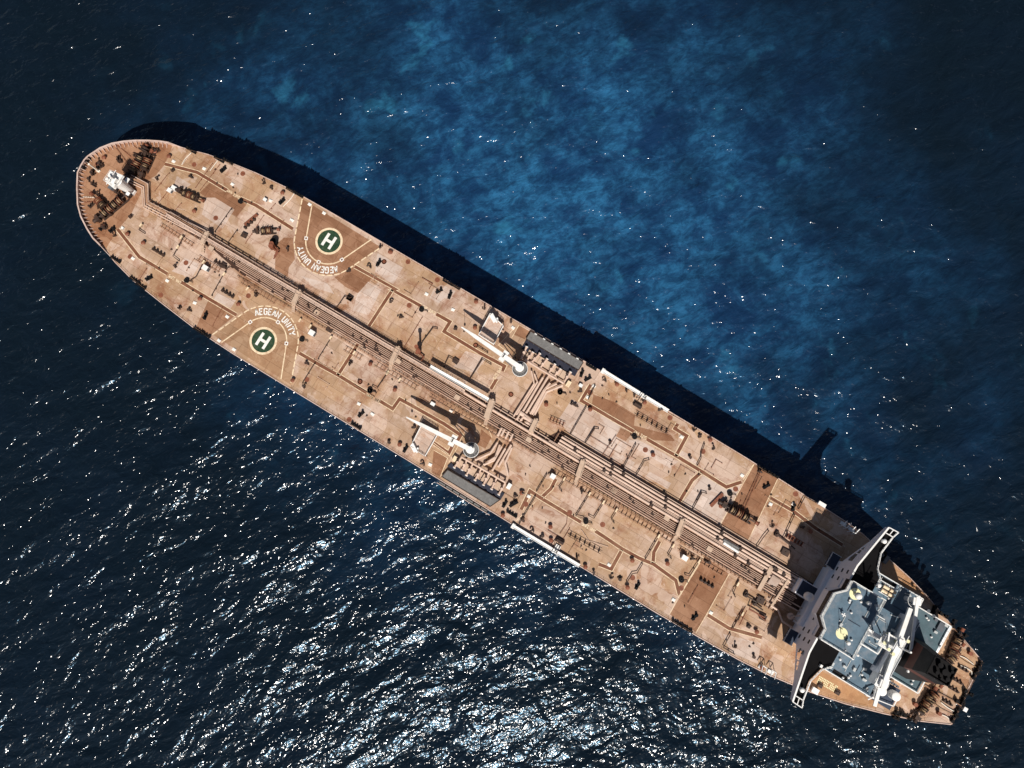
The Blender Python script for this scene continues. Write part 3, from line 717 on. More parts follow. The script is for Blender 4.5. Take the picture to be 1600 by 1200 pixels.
# ------------------------------------------------------------------ midship manifolds
def xpipes(items, r, z, mat='pipe', name='manifold_pipe'):
    for f, pts in items:
        mb = MB(); mb.tube([(*f(*p, z), z) for p in pts], r, 10); mb.tube([(*f(*pts[0], z), z), (*f(*pts[0], z), .0)], r, 10)
        T(name, mb, M[mat])
xpipes([(G7, [(548, 1120), (718, 850), (695, 745)]), (G7, [(575, 1105), (745, 835), (720, 770)])], .26, 1.3)
xpipes([(G7, [(628, 1075), (790, 800)]), (G7, [(655, 1090), (830, 800)]), (G7, [(690, 1095), (800, 905), (850, 845)]), (G7, [(720, 1110), (820, 920), (955, 865)]), (G7, [(705, 1100), (812, 895), (905, 850)])], .34, 1.5)
xpipes([(F6, [(1085, 845), (1205, 790), (1265, 700)]), (F6, [(1155, 885), (1235, 850), (1300, 735)]), (F6, [(1225, 930), (1330, 750)]), (F6, [(1190, 860), (1250, 820), (1285, 720)]), (F6, [(1275, 900), (1380, 720)]), (F6, [(1385, 745), (1330, 870), (1355, 980)])], .32, 1.4)
xpipes([(H8, [(365, 290), (390, 240), (525, 330)]), (H8, [(395, 300), (420, 268), (520, 340)]), (H8, [(440, 320), (510, 360)]), (F6, [(1300, 640), (1325, 590)]), (F6, [(1335, 660), (1360, 610)]), (F6, [(1370, 680), (1395, 630)]), (F6, [(1270, 640), (1300, 580)])], .34, 1.9)
header = {1: (G7, (640, 650), (965, 848)), -1: (F6, (965, 820), (1335, 1035))}
stubs = {1: [((610, 645), (655, 545)), ((680, 690), (765, 600)), ((755, 735), (825, 645)), ((830, 775), (890, 690)), ((965, 840), (1020, 755)), ((880, 795), (935, 730)), ((650, 665), (705, 590))],
         -1: [((965, 825), (905, 910)), ((1060, 880), (1005, 975)), ((1130, 920), (1078, 1015)), ((1195, 955), (1148, 1055)), ((1330, 1040), (1275, 1135)), ((1260, 995), (1215, 1090)), ((1010, 850), (970, 930))]}
for sd in (1, -1):
    f, p, q = header[sd]
    mb = MB(); mb.tube([(*f(*p, 1.9), 1.9), (*f(*q, 1.9), 1.9)], .30, 10)
    for t_ in (.1, .35, .6, .85):
        x = Vector(f(*p, 1.9)) + (Vector(f(*q, 1.9)) - Vector(f(*p, 1.9))) * t_; mb.box(x.x - .12, x.x + .12, x.y - .12, x.y + .12, 0, 1.7)
    T('manifold_header', mb, M['pipe'])
    for a, c in stubs[sd]:
        mb = MB(); a = f(*a, 1.6); c = f(*c, 1.6); mb.tube([(*a, 1.6), (*c, 1.6)], .27, 10)
        e = Vector(c) - Vector(a); e.normalize(); c2 = Vector(c) - e * .25; mb.tube([(c2.x, c2.y, 1.6), (*c, 1.6)], .42, 12)
        m_ = (Vector(a) + Vector(c)) / 2; mb.tube([(m_.x - e.x * .3, m_.y - e.y * .3, 1.6), (m_.x + e.x * .3, m_.y + e.y * .3, 1.6)], .42, 10); mb.cyl(tuple(m_), 1.9, 2.6, .08, 6); mb.cyl(tuple(m_), 2.6, 2.66, .35, 12)
        st_ = T('manifold_branch', mb, M['pipe'])
        w2 = MB(); c3 = Vector(c) + e * .16; w2.tube([(c[0] + e.x * .003, c[1] + e.y * .003, 1.6), (c3.x, c3.y, 1.6)], .44, 12); T('blank_flange', w2, M['white'], st_)
    if sd > 0: tr = px(G7, (612, 560), (655, 487), (1082, 745), (1058, 790)); hp = [(690, 415), (1128, 672), (1088, 738), (650, 478)]
    else: tr = px(F6, (850, 900), (880, 870), (1325, 1125), (1290, 1182)); hp = [(850, 928), (1285, 1180), (1205, 1235), (800, 985)]
    mb = MB(); mb.prism(tr, .02, .5); T('drip_tray', mb, M['tray'])
    mb = MB(); P = px(lambda x, y: f(x, y, .9), *hp); mb.prism(P, .75, .9)
    for i in range(10):
        for a, c in ((P[0], P[1]), (P[3], P[2])):
            x = Vector(a) + (Vector(c) - Vector(a)) * ((i + .5) / 10); mb.box(x.x - .12, x.x + .12, x.y - .12, x.y + .12, 0, .75)
    hs = T('hose_platform', mb, M['grate'])
    for i in range(6):
        mb = MB(); x = Vector(P[0]) + (Vector(P[1]) - Vector(P[0])) * ((i + .6) / 6.3); mb.box(x.x - .35, x.x + .35, x.y - .12, x.y + .12, .905, 1.35)
        T('hose_saddle', mb, M['white'] if sd > 0 else M['dark'], hs)
    mb = MB()
    for a, c in ((P[0], P[1]), (P[1], P[2]), (P[2], P[3]), (P[3], P[0])): mb.tube([(*a, 1.0), (*c, 1.0)], .09, 6)
    T('hose_rail', mb, M['dark'], hs)
    for i in range(7):                            # open work platforms between the branches
        mb = MB(); a = Vector(f(*p)) + (Vector(f(*q)) - Vector(f(*p))) * ((i + .35) / 7); mb.obox((a.x, a.y + sd * 1.9), 0, 1.75, 2.1, .95, 1.02)
        for dx in (-.8, .8): mb.cyl((a.x + dx, a.y + sd * 2.8), 0, 2.0, .045, 5)
        T('work_platform', mb, M['tanplate'])
ua, ub = F6(800, 990)[0], F6(1205, 1238)[0]; ve = hb((ua + ub) / 2, -1)
T('fender_rail', MB().box(ua, ub, ve - .95, ve + .05, -.9, -.35), M['black'])
T('rubbing_strake', MB().box(ua - .4, ub + 1.0, ve - 1.12, ve - .955, -.9, -.2), M['boottop'])
fb = None
for i in range(7):                                # fender boxes outside the port hose platform
    u = ua + (ub - ua) * ((i + .5) / 7)
    if fb is None: fb = T('fender_box', MB().box(-.95, .95, -.22, .22, -.345, .25), M['grate'], loc=(u, ve - .5, 0))
    else: copy_tree(fb, tanker, (u, ve - .5, DK))

# ------------------------------------------------------------------ hose-handling cranes
def crane(ped_px, tip, hgt, sd):
    base = at(*ped_px, 4.5); u, v = base
    cr = MB(); cr.cyl((0, 0), 0, hgt - 1.2, .85, 20, 0, .72); cr.cyl((0, 0), hgt - 1.25, hgt - .9, 1.15, 20)
    root = cr.build('hose_crane', M['white'], tanker, loc=(u, v, 0))
    tx, ty = at(*tip, hgt); ang = math.atan2(ty - v, tx - u); ln_ = math.dist((tx, ty), (u, v))
    def sub(nm, m_, mat): o = m_.build(nm, mat, root, loc=(0, 0, 0), rot=ang, dz=0); return o
    b = MB(); b.v += []
    def taper(x0, x1, w0, w1, z0a, z1a, z0b, z1b):
        k = len(b.v); b.v += [(x0, -w0, z0a), (x0, w0, z0a), (x0, w0, z1a), (x0, -w0, z1a), (x1, -w1, z0b), (x1, w1, z0b), (x1, w1, z1b), (x1, -w1, z1b)]
        for fc_ in ([0, 3, 2, 1], [4, 5, 6, 7], [0, 1, 5, 4], [1, 2, 6, 5], [2, 3, 7, 6], [3, 0, 4, 7]): b.face([k + i for i in fc_])
    taper(-.7, ln_ * .34, .62, .58, hgt - .85, hgt + .35, hgt - .75, hgt + .35); taper(ln_ * .34, ln_ * .78, .56, .46, hgt - .72, hgt + .33, hgt - .6, hgt + .3); taper(ln_ * .78, ln_, .44, .15, hgt - .58, hgt + .3, hgt - .35, hgt + .1)
    b.cyl((0, 0), hgt - .88, hgt + .34, .78, 18)
    sub('boom', b, M['white'])
    b = MB(); b.box(ln_ * .27 - .75, ln_ * .27 + .75, .64, 1.55, hgt - .9, hgt + .15); b.box(ln_ * .27 - .75, ln_ * .27 + .75, -1.55, -.64, hgt - .9, hgt + .15); b.box(ln_ * .27 - .35, ln_ * .27 + .35, -.56, .56, hgt + .36, hgt + .62)
    sub('winch_housing', b, M['white'])
    b = MB(); b.box(ln_ * .27 - .14, ln_ * .27 + .14, -.5, .5, hgt + .622, hgt + .72); sub('winch_drum', b, M['black'])
    b = MB(); b.tube([(.5, .85, 3.4), (ln_ * .42, .0, hgt - .75)], .13, 8); b.tube([(.5, -.85, 3.4), (ln_ * .42, 0, hgt - .75)], .13, 8); sub('luffing_ram', b, M['grey'])
    b = MB(); b.ring((0, 0), .86, 2.15, 4.5, 30); b.ring((0, 0), .86, 2.15, 4.42, 30); b.build('platform', M['grate'], root, loc=(0, 0, 0), dz=0); b = MB()
    for k in range(18):
        a = k * math.pi / 9; b.cyl((2.1 * math.cos(a), 2.1 * math.sin(a)), 4.42, 5.5, .045, 5); b.tube([(.8 * math.cos(a), .8 * math.sin(a), 3.6), (2.1 * math.cos(a), 2.1 * math.sin(a), 4.4)], .06, 5)
    for z in (5.0, 5.5):
        b.tube([(2.1 * math.cos(k * math.pi / 12), 2.1 * math.sin(k * math.pi / 12), z) for k in range(25)], .06, 5)
    b.build('platform_rail', M['white'], root, loc=(0, 0, 0), dz=0)
    b = MB(); b.tube([(ln_ - .2, 0, hgt - .3), (ln_ - .2, 0, hgt - 5.2)], .04, 5); b.box(ln_ - .4, ln_, -.18, .18, hgt - 5.9, hgt - 5.2); sub('hook', b, M['dark'])
crane((812.5, 577), (721, 511), 9.0, 1); crane((736.5, 703), (635, 652), 9.0, -1)
# railed storage platforms beneath the crane jibs
def platform(f, pts, z, nm='storage_platform'):
    P = [f(*p, z) for p in pts]; mb = MB(); mb.prism(P, z - .2, z)
    for a in P: mb.cyl(a, 0, z - .2, .14, 8)
    o = T(nm, mb, M['primer']); r = MB()
    for i in range(4):
        a, c = P[i], P[(i + 1) % 4]
        for zz in (z + .05, z + .55, z + 1.0): r.tube([(*a, zz), (*c, zz)], .07, 5)
        for k in range(5):
            x = Vector(a) + (Vector(c) - Vector(a)) * (k / 5); r.cyl(tuple(x), z, z + 1.0, .05, 5)
    T('platform_rail', r, M['white'], o)
    return P
platform(E5, [(1205, 590), (1315, 690), (1235, 845), (1110, 765)], 2.8); platform(F6, [(635, 555), (765, 640), (665, 815), (545, 735)], 2.8)
for f, p, a in ((E5, (1232, 625), R(60)), (F6, (570, 745), R(60))):
    c = f(*p, 3.4); mb = MB(); mb.obox(c, a, 1.3, 2.3, 2.81, 3.5); mb.obox((c[0] + .3, c[1] + .1), a, .5, 2.9, 3.5, 4.1); mb.obox((c[0] + .9, c[1] + .2), a, .9, .5, 2.81, 3.7)
    T('boom_cradle', mb, M['white'])

# ------------------------------------------------------------------ repeated deck fittings
def scatter(name, proto, mat, items, rot=None, z=0, subs=()):
    first = None
    for i, (f, p) in enumerate(items):
        u, v = f(*p)[:2]; rz = (rot[i % len(rot)] if rot else 0)
        if first is None:
            first = proto.build(name, mat, tanker, loc=(u, v, z), rot=rz)
            for nm, m_, mt in subs: m_.build(nm, mt, first, loc=(0, 0, 0), dz=0)
        else: copy_tree(first, tanker, (u, v, z + DK), rz)
def lst(f, *p): return [(f, q) for q in p]
mb = MB(); mb.ring((0, 0), .46, .72, .05, 20); mb.cyl((0, 0), 0, .045, .72, 20); mb.bar((-.45, .14), (.45, .14), .1, .045, .09); mb.bar((-.45, -.14), (.45, -.14), .1, .045, .09)
scatter('tank_hatch', mb, M['redrust'], lst(A, (1085, 465), (1490, 540), (1265, 910)) + lst(K3, (590, 430), (380, 700), (1110, 705), (125, 378)) + lst(D4, (1295, 885), (850, 870), (1360, 575)) + lst(B, (1175, 900))
        + lst(E5, (530, 518), (120, 1150), (320, 155), (1085, 850), (765, 305), (520, 155)) + lst(G7, (525, 940), (230, 530)) + lst(I9, (225, 285), (890, 495), (685, 762), (1165, 775)) + lst(K11, (530, 448), (1030, 490))
        + lst(J10, (480, 325), (755, 425), (1410, 955), (115, 255), (1005, 868)) + lst(H8, (310, 85)) + lst(F6, (120, 195), (30, 510)), [R(a) for a in (0, 10, -8, 4)])
mb = MB(); mb.box(-.5, .5, -.42, .42, 0, .22); mb.box(-.38, .38, -.3, .3, .22, .34)
scatter('deck_plate', mb, M['mark'], lst(A, (915, 440), (1170, 500), (1405, 630), (490, 995)) + lst(K3, (62, 143), (150, 395), (435, 580), (665, 765), (935, 880), (1475, 78)) + lst(B, (405, 555), (555, 425), (675, 497), (230, 395))
        + lst(D4, (120, 545), (245, 620), (1285, 1072), (1398, 1160)) + lst(E5, (675, 425), (895, 555), (1395, 705)) + lst(F6, (222, 463), (705, 885), (880, 435)) + lst(I9, (255, 232), (205, 325), (985, 655), (1490, 975))
        + lst(J10, (140, 190), (808, 760), (1345, 1050)) + lst(K11, (820, 575), (1010, 575)) + lst(L12, (590, 625)), [R(a) for a in (0, 6, -5)])
mb = MB(); mb.box(-.22, .22, -.55, .55, .55, 1.05); mb.box(-.1, .1, -.4, -.2, 0, .55); mb.box(-.1, .1, .2, .4, 0, .55)
scatter('hydrant_box', mb, M['cream'], lst(K3, (225, 125), (560, 225), (530, 305), (745, 430), (915, 530), (1110, 652)) + lst(D4, (800, 380), (885, 430), (1055, 525), (1250, 650), (1525, 818)) + lst(F6, (355, 120), (455, 180))
        + lst(J10, (435, 45), (645, 170), (760, 240), (868, 305), (1220, 520), (1340, 600), (1555, 730)) + lst(L12, (810, 385), (850, 632)))
# small dark fittings: mushroom vents, gooseneck vents, valve wheels
vents = lst(A, (885, 405), (905, 520), (1060, 570), (1095, 860), (780, 590), (560, 905), (540, 1050), (430, 1055), (685, 395), (770, 365), (705, 340), (480, 445), (345, 415), (250, 545), (215, 590), (290, 470), (325, 910), (265, 935), (335, 985), (295, 715)) \
    + lst(K3, (115, 195), (245, 270), (535, 810), (620, 825), (715, 735), (505, 465), (1180, 705), (1035, 780)) + lst(B, (180, 245), (240, 290), (335, 335), (1060, 940), (885, 980), (1235, 830), (1145, 775), (375, 795)) \
    + lst(E5, (375, 80), (375, 490), (460, 620), (1090, 495), (1158, 545), (1380, 655), (1080, 710), (910, 715)) + lst(D4, (850, 735), (740, 880), (830, 935), (1215, 735), (1385, 745), (435, 165)) \
    + lst(F6, (365, 700), (455, 720), (650, 875), (575, 575), (415, 265), (40, 40)) + lst(H8, (900, 890), (605, 175), (400, 910), (345, 935), (245, 1095), (410, 1130), (1135, 490), (970, 215), (815, 165), (850, 180), (640, 1190)) \
    + lst(I9, (1090, 600), (1135, 650), (1220, 680), (1255, 750), (1055, 825), (745, 805), (350, 180), (145, 275), (445, 220), (525, 260), (590, 300), (675, 370), (800, 430)) \
    + lst(K11, (1080, 765), (1145, 800), (835, 760), (310, 445), (400, 590), (720, 300)) + lst(J10, (580, 140), (1000, 722), (825, 870), (900, 880), (960, 945), (1500, 705), (95, 390), (80, 160), (175, 470), (255, 520), (325, 555), (540, 690), (680, 820), (610, 775)) \
    + lst(L12, (430, 175), (900, 740), (965, 780), (790, 910), (945, 990), (225, 215), (540, 195), (570, 205), (1010, 1080))
m1 = MB(); m1.cyl((0, 0), 0, .9, .28, 10); m1.cyl((0, 0), .9, 1.05, .5, 12, 0, .62); m1.cyl((0, 0), 1.05, 1.3, .62, 12, 0, .2)
m2 = MB(); m2.tube([(0, 0, 0), (0, 0, 1.15), (.18, 0, 1.42), (.55, 0, 1.42), (.72, 0, 1.15), (.72, 0, .85)], .21, 8); m2.box(-.35, .35, -.3, .3, 0, .2); m2.cyl((-.1, .55), 0, .7, .16, 8)
m3 = MB(); m3.cyl((0, 0), 0, 1.0, .12, 8); m3.cyl((0, 0), 1.0, 1.08, .42, 14); m3.box(-.45, .45, -.22, .22, 0, .45); m3.cyl((.55, .2), 0, .8, .1, 6); m3.tube([(-.5, 0, .3), (.9, 0, .3)], .16, 8)
rots = [R(a) for a in (0, 75, 150, 220, 300, 35, 110)]
scatter('mushroom_vent', m1, M['redrust'], vents[0::3]); scatter('gooseneck_vent', m2, M['dark'], vents[1::3], rots); scatter('valve_stand', m3, M['dark'], vents[2::3], rots)
mb = MB(); mb.cyl((0, 0), 0, .55, .66, 18); mb.cyl((0, 0), .55, .65, .74, 18); mb.cyl((.0, .0), .65, .8, .18, 8)
scatter('tank_dome', mb, M['black'], lst(K3, (600, 580), (1560, 1070)) + lst(D4, (1380, 965)) + lst(E5, (635, 555)) + lst(F6, (205, 265)) + lst(H8, (720, 70), (1340, 440), (935, 1145)) + lst(K11, (480, 485)) + lst(J10, (1410, 885)) + lst(A, (1475, 775)) + lst(G7, (935, 920)),
        None, 0, [('gauge', MB().cyl((0, 0), .8, 1.0, .1, 8).tube([(.75, .2, .5), (1.5, .5, .5), (1.9, .2, .5)], .1, 6), M['dark'])])
# bitts along both sides
mb = MB(); mb.box(-1.1, 1.1, -.42, .42, 0, .12)
for x in (-.62, .62): mb.cyl((x, 0), .12, 1.0, .27, 12); mb.cyl((x, 0), 1.0, 1.1, .36, 12)
mb.cyl((-.62, 0), .4, .5, .40, 12); mb.cyl((.62, 0), .4, .5, .40, 12)
scatter('bollard', mb, M['black'], lst(A, (1330, 510), (205, 430), (160, 500), (300, 480), (405, 1010), (320, 990)) + lst(K3, (285, 560), (755, 875)) + lst(B, (325, 400), (1130, 915)) + lst(E5, (780, 400), (870, 435)) + lst(F6, (130, 465), (500, 755)) + lst(G7, (1165, 810), (1115, 765))
        + lst(H8, (325, 1000), (260, 1000)) + lst(K11, (785, 425), (1010, 600)) + lst(L12, (455, 660)) + lst(J10, (1045, 935), (20, 250)), [R(a) for a in (75, 90, 60, 100)])
# comb-shaped racks of pipe stands
mb = MB(); mb.box(-1.9, 1.9, -.16, .16, .35, .6)
for x in (-1.75, -.6, .6, 1.75): mb.box(x - .26, x + .26, -.3, .5, 0, .95); mb.cyl((x, .2), .95, 1.3, .16, 8)
scatter('pipe_stand_row', mb, M['dark'], lst(K3, (365, 348), (940, 692), (880, 450)) + lst(L12, (553, 382)) + lst(B, (60, 590)), [0, 0, 0, 0, R(75)])
mb = MB(); mb.box(-.45, .45, -2.4, 2.4, .5, .62)
for y in (-2, -1, 0, 1, 2): mb.cyl((0, y), .62, .68, .2, 8, 0); mb.box(-.4, .4, y - .05, y + .05, 0, .5)
scatter('perforated_rack', mb, M['redrust'], lst(K11, (370, 540)) + lst(B, (70, 555)), [R(-14), R(-18)])
# roller chocks at the deck edge
mb = MB(); mb.box(-1.5, 1.5, -.35, .35, 0, .3)
for x in (-1.25, -.5, .3, 1.1): mb.cyl((x, 0), .3, 1.0, .3, 10)
mb.box(-1.6, -1.35, -.4, .4, .3, 1.1); mb.box(1.35, 1.6, -.4, .4, .3, 1.1)
chk = lst(A, (1068, 352), (1300, 428), (1375, 445)) + lst(K3, (12, 408), (170, 580), (222, 628), (700, 1000), (758, 1032)) + lst(B, (405, 312), (465, 345)) + lst(E5, (855, 330), (915, 362)) + lst(F6, (92, 565)) + lst(L12, (312, 715), (352, 738), (388, 760)) + lst(K11, (755, 282), (800, 308), (838, 328)) + lst(H8, (320, 1085)) + lst(G7, (1195, 712))
scatter('roller_chock', mb, M['black'], chk, [R(0)])

# ------------------------------------------------------------------ winches and windlasses
def winch(pos, rot, drums, wl_=1.0, gypsy=True, name='mooring_winch'):
    u, v = pos
    bed = MB(); Ln = 1.5 * drums + 1.6
    bed.box(-Ln / 2, Ln / 2, -.95, -.6, 0, .35); bed.box(-Ln / 2, Ln / 2, .6, .95, 0, .35)
    for k in range(drums + 1):
        x = -Ln / 2 + .5 + k * 1.5; bed.box(x - .14, x + .14, -.8, .8, .2, 1.5)
    bed.tube([(-Ln / 2 - .3, 0, 1.25), (Ln / 2 + .3, 0, 1.25)], .16, 8)
    root = bed.build(name, M['dark'], tanker, loc=(u, v, 0), rot=rot); root.scale = (wl_,) * 3
    for k in range(drums):
        x = -Ln / 2 + .5 + k * 1.5
        dr = MB(); dr.tube([(x + .22, 0, 1.25), (x + 1.28, 0, 1.25)], .62, 16)
        for a in (x + .2, x + 1.22): dr.tube([(a, 0, 1.25), (a + .1, 0, 1.25)], 1.08, 20, 1)
        dr.tube([(x + .82, 0, 1.25), (x + .9, 0, 1.25)], .95, 20, 1)
        dr.build('drum', [M['rope'], M['redrust'] if k % 2 else M['dark']], root, loc=(0, 0, 0), dz=0)
    if gypsy:
        x = Ln / 2 + .3; g = MB(); g.tube([(x, 0, 1.25), (x + .25, 0, 1.25)], 1.25, 18); g.tube([(x + .25, 0, 1.25), (x + .8, 0, 1.25)], .8, 14); g.tube([(x + .8, 0, 1.25), (x + .95, 0, 1.25)], 1.2, 18)
        g.build('chain_wheel', M['dark'], root, loc=(0, 0, 0), dz=0)
    mo = MB(); x = -Ln / 2 - .4; mo.box(x - .9, x, -.55, .75, 0, 1.5); mo.tube([(x - 1.7, .1, .9), (x - .9, .1, .9)], .42, 12); mo.box(x - .6, x - .1, .75, 1.4, 0, .9)
    mo.build('motor', M['dark'], root, loc=(0, 0, 0), dz=0)
    hd = MB(); x = Ln / 2 + (1.3 if gypsy else .5); hd.tube([(x, 0, 1.25), (x + .7, 0, 1.25)], .4, 12); hd.tube([(x + .7, 0, 1.25), (x + .8, 0, 1.25)], .55, 12)
    hd.build('warping_head', M['redrust'], root, loc=(0, 0, 0), dz=0)
    return root
winch(A(625, 470), R(95), 3, 1.22, name='anchor_windlass'); winch(A(705, 465), R(100), 2, 1.15, gypsy=False)
winch(A(425, 825), R(72), 4, 1.22, name='anchor_windlass'); winch(A(320, 795), R(165), 2, 1.15, gypsy=False)
winch(A(1070, 735), R(8), 3, gypsy=False); winch(K3(1280, 170), R(35), 2, gypsy=False); winch(K11(560, 655), R(2), 3, 1.25, gypsy=False)
Z8 = crop(1340, 980, 7.2727)
winch(Z8(1085, 200), R(95), 3, 1.15, gypsy=False); winch(Z8(1070, 310), R(80), 2, 1.15, gypsy=False); winch(Z8(760, 850), R(88), 3, 1.15, gypsy=False); winch(Z8(830, 790), R(85), 2, 1.15, gypsy=False)
# chain stoppers and chains running to the bow
for a, c in (((560, 400), (440, 300)), ((610, 330), (560, 290)), ((330, 745), (160, 735)), ((300, 770), (170, 780))):
    p, q = Vector(A(*a)), Vector(A(*c)); mb = MB(); k = int((q - p).length / .34)
    for i in range(k):
        x = p + (q - p) * ((i + .5) / k); mb.obox((x.x, x.y), math.atan2(q.y - p.y, q.x - p.x), .3, .22 if i % 2 else .10, .05 if i % 2 else .02, .12 if i % 2 else .3)
    T('anchor_chain', mb, M['whiterope'] if c[0] == 160 else M['redrust'])
for a, rz in (((700, 320), 40), ((770, 360), 60), ((690, 385), 20), ((280, 935), 30), ((335, 990), 80), ((305, 465), 10), ((245, 540), 120), ((445, 700), 0)):
    mb = MB(); mb.cyl((0, 0), 0, 1.2, .34, 12, 0, .28); mb.cyl((.75, .1), 0, 1.0, .3, 10); mb.box(-.6, 1.3, -.4, .4, 0, .15); mb.cyl((0, 0), 1.2, 1.32, .5, 12)
    mb.build('pedestal_roller', M['dark'], tanker, loc=(*A(*a), 0), rot=R(rz))

# pump / vent post cluster to starboard of the rack (mast riser)
for f, p, h_ in ((K3, (1335, 300), 3.2), (B, (265, 800), 3.4), (E5, (620, 920), 3.4)):
    u, v = f(*p); mb = MB(); mb.cyl((0, 0), 0, h_, .42, 14); mb.cyl((0, 0), h_, h_ + .5, .7, 14); mb.box(-1.1, -.5, -.6, .6, 0, 1.1); mb.tube([(0, 0, 1.0), (1.6, -.3, 1.0), (1.6, -2.6, 1.0)], .2, 8); mb.tube([(0, 0, .6), (-1.4, .9, .6)], .18, 8)
    mb.build('mast_riser', M['redrust'], tanker, loc=(u, v, 0))
mb = MB(); u, v = E5(625, 900); mb.cyl((u, v), 0, 7.5, .32, 12); mb.cyl((u, v), 7.5, 8.2, .55, 12); T('vent_mast', mb, M['redrust'])
mb = MB(); u, v = K3(1330, 300); mb.cyl((u - .6, v + 1.2), 0, 1.6, .95, 18); mb.cyl((u - .6, v + 1.2), 1.6, 1.75, 1.05, 18); T('vent_trunk', mb, M['black'])

# ------------------------------------------------------------------ foremast and jackstaff
fu, fv = at(205, 299, .5)
mb = MB(); mb.cyl((0, 0), 0, 9.0, .95, 20, 0, 1.65); mb.box(-.8, 1.2, -.8, .8, 0, 1.0)
fm = mb.build('foremast', M['white'], tanker, loc=(fu, fv, 0))
def fpart(nm, mat, mb): return mb.build(nm, mat, fm, loc=(0, 0, 0), dz=0)
mb = MB(); mb.prism([(-2.6, -1.7), (1.3, -2.2), (1.4, 2.2), (-2.6, 1.7)], 8.95, 9.1); mb.box(-2.2, -.9, .2, 1.5, 9.1, 10.4); mb.box(.3, 1.1, -1.9, -1.0, 9.1, 10.0); mb.box(-1.9, -1.1, -1.4, -.7, 9.1, 10.6)
for k in range(14):
    P = [(-2.6, -1.7), (1.3, -2.2), (1.4, 2.2), (-2.6, 1.7), (-2.6, -1.7)]; t_ = k / 14 * 4; i = int(t_); x = Vector(P[i]) + (Vector(P[i + 1]) - Vector(P[i])) * (t_ - i); mb.cyl(tuple(x), 9.05, 10.1, .05, 5)
for z in (9.6, 10.1): mb.tube([(-2.6, -1.7, z), (1.3, -2.2, z), (1.4, 2.2, z), (-2.6, 1.7, z), (-2.6, -1.7, z)], .05, 5)
fpart('platform', M['white'], mb)
mb = MB(); mb.cyl((0, 0), 9.0, 12.5, .3, 10); mb.box(-1.1, .2, -.25, .25, 11, 11.2); mb.tube([(-.2, -2.4, 11.4), (-.2, 2.4, 11.4)], .12, 6); mb.cyl((-.9, 0), 11.2, 11.6, .3, 10); mb.box(-.5, .6, -.7, .5, 9.05, 10.3)
fpart('topmast', M['white'], mb)
mb = MB(); mb.box(-2.2, -1.0, -2.9, -1.4, 6.0, 7.3); mb.tube([(-1.4, -2.0, 6.4), (0, -.3, 5.6)], .12, 6); fpart('floodlight', M['grey'], mb)
mb = MB(); mb.tube([(.6, -1.6, 0), (.55, -.55, 4), (.4, -.5, 8.9)], .09, 6); mb.box(1.0, 2.0, -1.7, -.7, 3.4, 3.6); mb.box(-.2, 1.0, 1.2, 2.6, 5.6, 5.8)
for k in range(20): mb.box(.45, .95, -.95, -.90, .3 + k * .42, .36 + k * .42)
fpart('ladder', M['white'], mb)
ju, jv = A(290, 520); mb = MB(); mb.cyl((0, 0), 0, 5.2, .24, 10, 0, .20); mb.box(-.5, .5, -.4, .4, 0, .4); mb.cyl((0, 0), 5.2, 5.4, .32, 10)
mb.build('jackstaff', M['whiterope'], tanker, loc=(ju, jv, 0))

# ------------------------------------------------------------------ bridge house
house = empty('bridge_house', (0, 0, 0), None, None); house.parent = tanker
del_keys = [k for k in ('label', 'category') if k in house]
def Hs(name, mb, mat): return T(name, mb, mat, house)
mb = MB(); mb.box(98.3, 117.4, -12.2, 12.2, -.05, 13.9); mb.box(97.55, 98.298, -7.6, 9.2, -.05, 6.0)
Hs('wall', mb, M['wall'])
mb = MB(); mb.box(98.6, 104.9, -12.1, 12.1, 13.91, 16.9); mb.box(104.91, 113.8, -6.6, 6.6, 13.91, 17.2); Hs('bridge_wall', mb, M['wall'])
mb = MB(); mb.prism([(103.6, -13.9), (117.5, -13.9), (117.5, 13.9), (103.6, 13.9)], 13.902, 14.0); Hs('boat_deck', mb, M['blue'])
mb = MB(); mb.box(104.95, 113.8, -6.6, 6.6, 17.202, 17.3); Hs('bridge_deck', mb, M['blue'])
